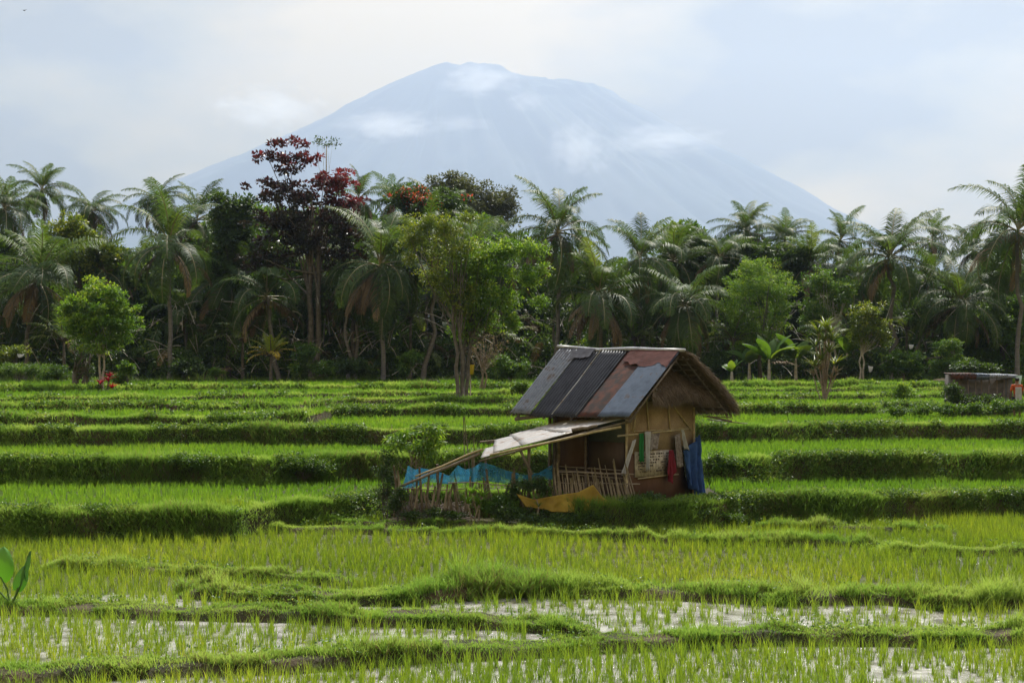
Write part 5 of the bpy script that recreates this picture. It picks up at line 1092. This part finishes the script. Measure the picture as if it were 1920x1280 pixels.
g = G(); pth = wob(P(758, 733, 76), P(818, 722, 76), 7, .06, 3); pth[:, 2] = np.maximum(pth[:, 2], height(pth[:, 0], pth[:, 1]) + .15); tubeG(g, pth, np.linspace(.05, .02, 7), 6); tubeG(g, [pth[3], pth[3] + [.3, 0, .25], pth[3] + [.7, 0, .22]], [.03, .02, .01], 5)
tag(g.build('fallen_branch', M['wood']), 'crooked dead branch lying on the terrace left of the forked tree', 'branch')

# ------------------------------------------------------------------ small things by the wood
# yellow pail on a stake
bz = gz(884, 68.); t = empty('pail_on_stake', ((884 - 960) / F * 68, 68, bz), 'yellow pail on a thin stake beside the forked tree', 'pail'); c = P(882, 693, 68)
g = G(); tubeG(g, [[c[0], c[1], bz - .1], c - UZ * .2], .03, 6); g.build('stake', M['stick'], t)
g = G(); ring = np.arange(14) / 14 * 2 * PI; prof_ = [(.12, -.22), (.15, -.22), (.19, .22), (.205, .24), (.18, .24), (.14, -.18)]
V = [c + np.array([a * math.cos(q), a * math.sin(q), z]) for a, z in prof_ for q in ring]; g.add(V, [(i * 14 + j, i * 14 + (j + 1) % 14, (i + 1) * 14 + (j + 1) % 14, (i + 1) * 14 + j) for i in range(5) for j in range(14)]); g.add([c + np.array([.13 * math.cos(q), .13 * math.sin(q), -.215]) for q in ring[::1]] + [c - UZ * .215], [(j, (j + 1) % 14, 14) for j in range(14)])
g.build('pail', mat('yellow_plastic', (.55, .40, .02), .45, .4), t, smooth=True)
g = G(); tubeG(g, [c + np.array([.2 * math.cos(q), 0, .24 + .14 * math.sin(q)]) for q in np.linspace(0, PI, 9)], .008, 5); g.build('handle', M['stick'], t)
# grey shed at the right edge
YS = 61.5; s_ = YS / F; sz = gz(1840, YS); shed = empty('shed', ((1840 - 960) * s_, YS, sz), 'low stained grey shed with a patched tin edge at the right under the trees', 'shed')
xl, xr = (1782 - 960) * s_, (1900 - 960) * s_; zt = CZ + (HOR - 702) * s_
g = G(); g.add(*box(((xl + xr) / 2, YS + .45, (sz + zt) / 2 - .2), ((xr - xl) / 2, 0, 0), (0, .35, 0), (0, 0, (zt - sz) / 2 + .2))); g.build('wall', M['concrete'], shed)
for k, (a, b_, mt) in enumerate([(1780, 1828, 'tin_rust'), (1826, 1852, 'tin_blue'), (1850, 1886, 'tin_grey'), (1884, 1906, 'tin_grey')]):
    g = G(); xa, xb = (a - 960) * s_, (b_ - 960) * s_; dz_ = -.02 * k; sheet(g, (xa, YS + .95, zt + .06 + dz_), (xb, YS + .95, zt + .06 + dz_), (xb, YS - .22, zt + .02 + dz_), (xa, YS - .22, zt + .02 + dz_), 40, 5, .012, 8, seed=k, ragged=.05); sheet(g, (xa, YS - .22, zt + .02 + dz_), (xb, YS - .22, zt + .02 + dz_), (xb, YS - .24, zt - [.2, .2, .12, .1][k] + dz_), (xa, YS - .24, zt - [.2, .2, .12, .1][k] + dz_), 40, 3, .012, 8, seed=k + 9, ragged=.1)
    o = g.build('roof_sheet', M[mt], shed, smooth=True); o.modifiers.new('t', 'SOLIDIFY').thickness = .01
for k in range(9):
    g = G(); x = xl + (xr - xl) * (k + .5) / 9 + random.uniform(-.1, .1); tubeG(g, [[x, YS - .05, sz - .1], [x + random.uniform(-.1, .1), YS - .05, zt - .05]], .022, 6); g.build('post', M['wood'], shed)
g = G(); x0_ = (1899 - 960) * s_; g.add(*box((x0_ + .05, YS - .3, sz + 1.0), (.14, .05, 0), (0, .02, 0), (.12, 0, .8))); tag(g.build('leaning_board', cloth('pale_green_board', (.24, .32, .26), tr=0)), 'pale green board leaning on the end of the grey shed', 'board')
# white heap and white rags by the shed
def blob(name, label, cat, c, rx, ry, rz, mt, seed=0, amp=.25):
    th_ = np.linspace(0, PI, 12); ph = np.arange(18) / 18 * 2 * PI; V = []
    for p in th_:
        for q in ph:
            d = np.array([math.sin(p) * math.cos(q), math.sin(p) * math.sin(q), math.cos(p)]); k = 1 + amp * float(fbm(d[0] * 2 + 5, d[1] * 2 + d[2] * 2, seed)); V.append(np.asarray(c) + d * k * np.array([rx, ry, rz]))
    o = mesh(name, V, [(i * 18 + j, i * 18 + (j + 1) % 18, (i + 1) * 18 + (j + 1) % 18, (i + 1) * 18 + j) for i in range(11) for j in range(18)], mt, smooth=True); return tag(o, label, cat)
zb = gz(1760, 84.); blob('sack_heap', 'pale heap of sacking on the grass left of the shed', 'heap', ((1762 - 960) / F * 84, 84, zb + .12), .42, .4, .24, cloth('cream_sacking', (.62, .52, .44), tr=0), 3)
blob('sack_heap', 'small grey bundle beside the pale heap', 'heap', ((1738 - 960) / F * 84, 84, zb + .06), .2, .2, .12, cloth('grey_sacking', (.3, .28, .26), tr=0), 4)
def rag(label, px, py, Y, w_, h_):
    a = P(px, py, Y); hang('plastic_rag', label, 'rag', 'c_white2', [a + [-w_, 0, h_], a + [w_, .1, h_ * .8]], [a + [-w_ * .7, 0, -h_], a + [w_ * .5, .1, -h_ * .8]], 2, .06, out_dir=np.array([0, -1., 0]), width_n=12, nv=8)
M['c_white2'] = cloth('white_plastic', (.7, .72, .75), (.55, .56, .6))
rag('white plastic rag caught in the shrubs left of the papaya leaves', 1633, 692, 85.5, .16, .2); rag('white scrap hanging in the branches above the papaya leaves', 1709, 650, 85.5, .16, .14)
rag('white scrap at the left hedge', 38, 667, 82, .18, .1)
blob('stone', 'pale stone on the path right of the blue net', 'stone', (P(1336, 942, 37.0)[0], 37.0, gz(1336, 37.0) + .03), .16, .12, .07, M['concrete'], 5)
# tiny bird high in the sky
bp_ = P(45, 20, 120); V = [bp_ + np.array(q) for q in [(-.28, .0, .10), (-.1, .06, .02), (-.1, -.06, .02), (0, .10, 0), (0, -.12, 0), (.1, .06, .02), (.1, -.06, .02), (.28, 0, .10), (0, .0, -.05), (0, 0, .05)]]
tag(mesh('bird', V, [(0, 1, 2), (7, 6, 5), (1, 3, 9), (1, 9, 2), (2, 9, 4), (3, 5, 9), (9, 5, 6), (9, 6, 4), (1, 8, 3), (1, 2, 8), (2, 4, 8), (3, 8, 5), (5, 8, 6), (6, 8, 4)], mat('dark_feathers', (.03, .03, .035), .8)), 'tiny dark bird gliding high in the top left of the sky', 'bird')

# ------------------------------------------------------------------ the farmer at the right edge
def skin_body(name, vs_, ed, rad_, mt, parent, root=0, sub=2):
    me = skin_mesh(name, vs_, ed, rad_, root)
    o = bpy.data.objects.new(name, me); col.objects.link(o); m_ = o.modifiers.new('skin', 'SKIN'); m_.use_smooth_shade = True
    o.modifiers.new('sub', 'SUBSURF').levels = sub; o.modifiers['sub'].render_levels = sub; me.materials.append(mt)
    if parent: o.parent = parent
    return o
YP = 59.6; pz = gz(1907, YP); per = tag(None or bpy.data.objects.new('person', None), 'person in an orange shirt standing by the shed at the right edge', 'person'); col.objects.link(per); per.location = ((1907 - 960) / F * YP, YP, pz)
zf = .0
vs_ = [(0, 0, .92), (0, 0, 1.10), (0, .01, 1.28), (0, 0, 1.40), (0, -.0, 1.48), (0, .01, 1.56), (0, .01, 1.66), (.18, 0, 1.37), (.25, .03, 1.12), (.22, .14, .95), (.21, .20, .90), (-.18, 0, 1.37), (-.25, .03, 1.12), (-.22, .14, .95), (-.21, .20, .90),
       (.09, 0, .86), (.11, .02, .48), (.11, -.01, .08), (.12, .10, .03), (-.09, 0, .86), (-.11, .03, .48), (-.11, -.01, .08), (-.12, .10, .03)]
ed = [(0, 1), (1, 2), (2, 3), (3, 4), (4, 5), (5, 6), (3, 7), (7, 8), (8, 9), (9, 10), (3, 11), (11, 12), (12, 13), (13, 14), (0, 15), (15, 16), (16, 17), (17, 18), (0, 19), (19, 20), (20, 21), (21, 22)]
for sgn, root_ in ((1, 10), (-1, 14)):
    for f in range(5):
        a = len(vs_); spread = (f - 2) * .018; L = [.05, .075, .085, .078, .06][f]
        if f == 0: vs_ += [(sgn * (.21 - .035), .215, .885), (sgn * (.21 - .05), .25, .87)]
        else: vs_ += [(sgn * (.21 + spread * .7), .235, .87), (sgn * (.21 + spread), .235 + L * .6, .83)]
        ed += [(root_, a), (a, a + 1)]
rad_ = [(.15, .11), (.13, .10), (.15, .10), (.12, .08), .055, .085, .085, .06, .045, .034, .032, .06, .045, .034, .032, .085, .058, .042, .04, .085, .058, .042, .04] + [.011, .008] * 10
skin_body('body', vs_, ed, rad_, mat('brown_skin', (.22, .11, .07), .6, .3), per)
sh = [(0, 0, .95), (0, 0, 1.12), (0, .01, 1.28), (0, 0, 1.395), (0, 0, 1.44), (.18, 0, 1.37), (.245, .03, 1.13), (-.18, 0, 1.37), (-.245, .03, 1.13)]
skin_body('shirt', sh, [(0, 1), (1, 2), (2, 3), (3, 4), (3, 5), (5, 6), (3, 7), (7, 8)], [(.18, .14), (.16, .13), (.18, .13), (.15, .11), .07, .08, .065, .08, .065], cloth('orange_shirt', (.60, .12, .04), tr=.15), per)
skin_body('shorts', [(0, 0, .96), (.09, 0, .84), (.115, .02, .52), (-.09, 0, .84), (-.115, .03, .52)], [(0, 1), (1, 2), (0, 3), (3, 4)], [(.175, .135), .11, .085, .11, .085], cloth('dark_shorts', (.05, .05, .06), tr=0), per)
skin_body('hair', [(0, -.035, 1.56), (0, -.035, 1.64), (0, -.01, 1.71)], [(0, 1), (1, 2)], [.085, .105, .075], mat('black_hair', (.015, .012, .01), .6), per)
me_ = mat('eye', (.02, .015, .015), .3)
g = G()
for sx in (-.03, .03): g.add([(per.location[0] + sx + dx, YP + .095, pz + 1.60 + dz) for dx, dz in ((-.012, 0), (0, .008), (.012, 0), (0, -.008))], [(0, 1, 2, 3)])
g.build('eyes', me_, per)
a = np.array([per.location[0], YP - .17, pz])
hang('back_cloth', None, None, 'c_white', [a + [-.13, 0, 1.32], a + [.13, 0, 1.32]], [a + [-.14, -.02, .72], a + [.14, -.02, .72]], 1, .012, out_dir=np.array([0, -1., 0]), parent=per)

# ------------------------------------------------------------------ thin clouds drifting across the mountain
cm_cache = {}
def puff(name, label, px, py, rx, ry, Y, dens, seed):
    m = bpy.data.materials.new('cloud_vapour'); m.use_nodes = True; nt = m.node_tree; nt.nodes.clear()
    o_ = N(nt, 'ShaderNodeOutputMaterial'); pv = N(nt, 'ShaderNodeVolumePrincipled'); pv.inputs['Color'].default_value = (1, 1, 1, 1); pv.inputs['Anisotropy'].default_value = .6
    tc = N(nt, 'ShaderNodeTexCoord'); mp = N(nt, 'ShaderNodeMapping'); mp.inputs['Location'].default_value = (seed * 3.1, seed * 1.7, 0); mp.inputs['Scale'].default_value = (1.1, 1.1, 1.1)
    ns = N(nt, 'ShaderNodeTexNoise'); ns.inputs['Scale'].default_value = 2.4; ns.inputs['Detail'].default_value = 7; ns.inputs['Roughness'].default_value = .62
    ln = N(nt, 'ShaderNodeVectorMath', operation='LENGTH'); nt.links.new(tc.outputs['Object'], ln.inputs[0])
    nt.links.new(tc.outputs['Object'], mp.inputs[0]); nt.links.new(mp.outputs[0], ns.inputs[0])
    a = N(nt, 'ShaderNodeMath', operation='MULTIPLY'); a.inputs[1].default_value = .38; nt.links.new(ln.outputs['Value'], a.inputs[0])
    b = N(nt, 'ShaderNodeMath', operation='SUBTRACT'); nt.links.new(ns.outputs[0], b.inputs[0]); nt.links.new(a.outputs[0], b.inputs[1])
    c = N(nt, 'ShaderNodeMapRange'); c.inputs['From Min'].default_value = .20; c.inputs['From Max'].default_value = .48; c.inputs['To Max'].default_value = dens; nt.links.new(b.outputs[0], c.inputs[0])
    nt.links.new(c.outputs[0], pv.inputs['Density']); nt.links.new(pv.outputs[0], o_.inputs['Volume'])
    th_ = np.linspace(0, PI, 9); ph = np.arange(14) / 14 * 2 * PI; V = [(math.sin(p) * math.cos(q), math.sin(p) * math.sin(q), math.cos(p)) for p in th_ for q in ph]
    o = mesh(name, V, [((i + 1) * 14 + j, (i + 1) * 14 + (j + 1) % 14, i * 14 + (j + 1) % 14, i * 14 + j) for i in range(8) for j in range(14)], m); s = Y / F
    o.location = tuple(P(px, py, Y)); o.scale = (rx * s, rx * s * .6, ry * s); return tag(o, label, 'cloud', kind='stuff')

for k, (lb, px, py, rx, ry, dn) in enumerate([('small cloud lying on the summit of the volcano', 900, 150, 75, 30, .006), ('low cloud drifting over the left flank of the volcano', 725, 235, 100, 26, .006), ('cloud below the saddle right of the summit', 985, 190, 38, 20, .005),
   ('bright cloud patch low on the right flank', 1085, 280, 62, 52, .006), ('wide thin cloud veiling the right shoulder of the volcano', 1245, 262, 110, 30, .004), ('faint cloud wisp in the middle of the volcano', 865, 232, 60, 14, .004), ('cloud at the left edge of the volcano slope', 500, 205, 100, 40, .006)]):
    puff('cloud', lb, px, py, rx * 1.25, ry * 1.3, 9000 - 150 * k, dn * .7, k + 1)
# ------------------------------------------------------------------ the air
hm = bpy.data.materials.new('haze_air'); hm.use_nodes = True; nt = hm.node_tree; nt.nodes.clear()
o_ = N(nt, 'ShaderNodeOutputMaterial'); pv = N(nt, 'ShaderNodeVolumePrincipled')
pv.inputs['Color'].default_value = (.51, .615, .81, 1); pv.inputs['Density'].default_value = 1.15e-4; pv.inputs['Anisotropy'].default_value = .5
nt.links.new(pv.outputs[0], o_.inputs['Volume'])
V, Fq = box((0, 6775, 1450), (9600, 0, 0), (0, 6925, 0), (0, 0, 1452))
tag(mesh('haze', V, Fq, hm), 'thin blue haze between the fields and the volcano', 'haze', kind='stuff')
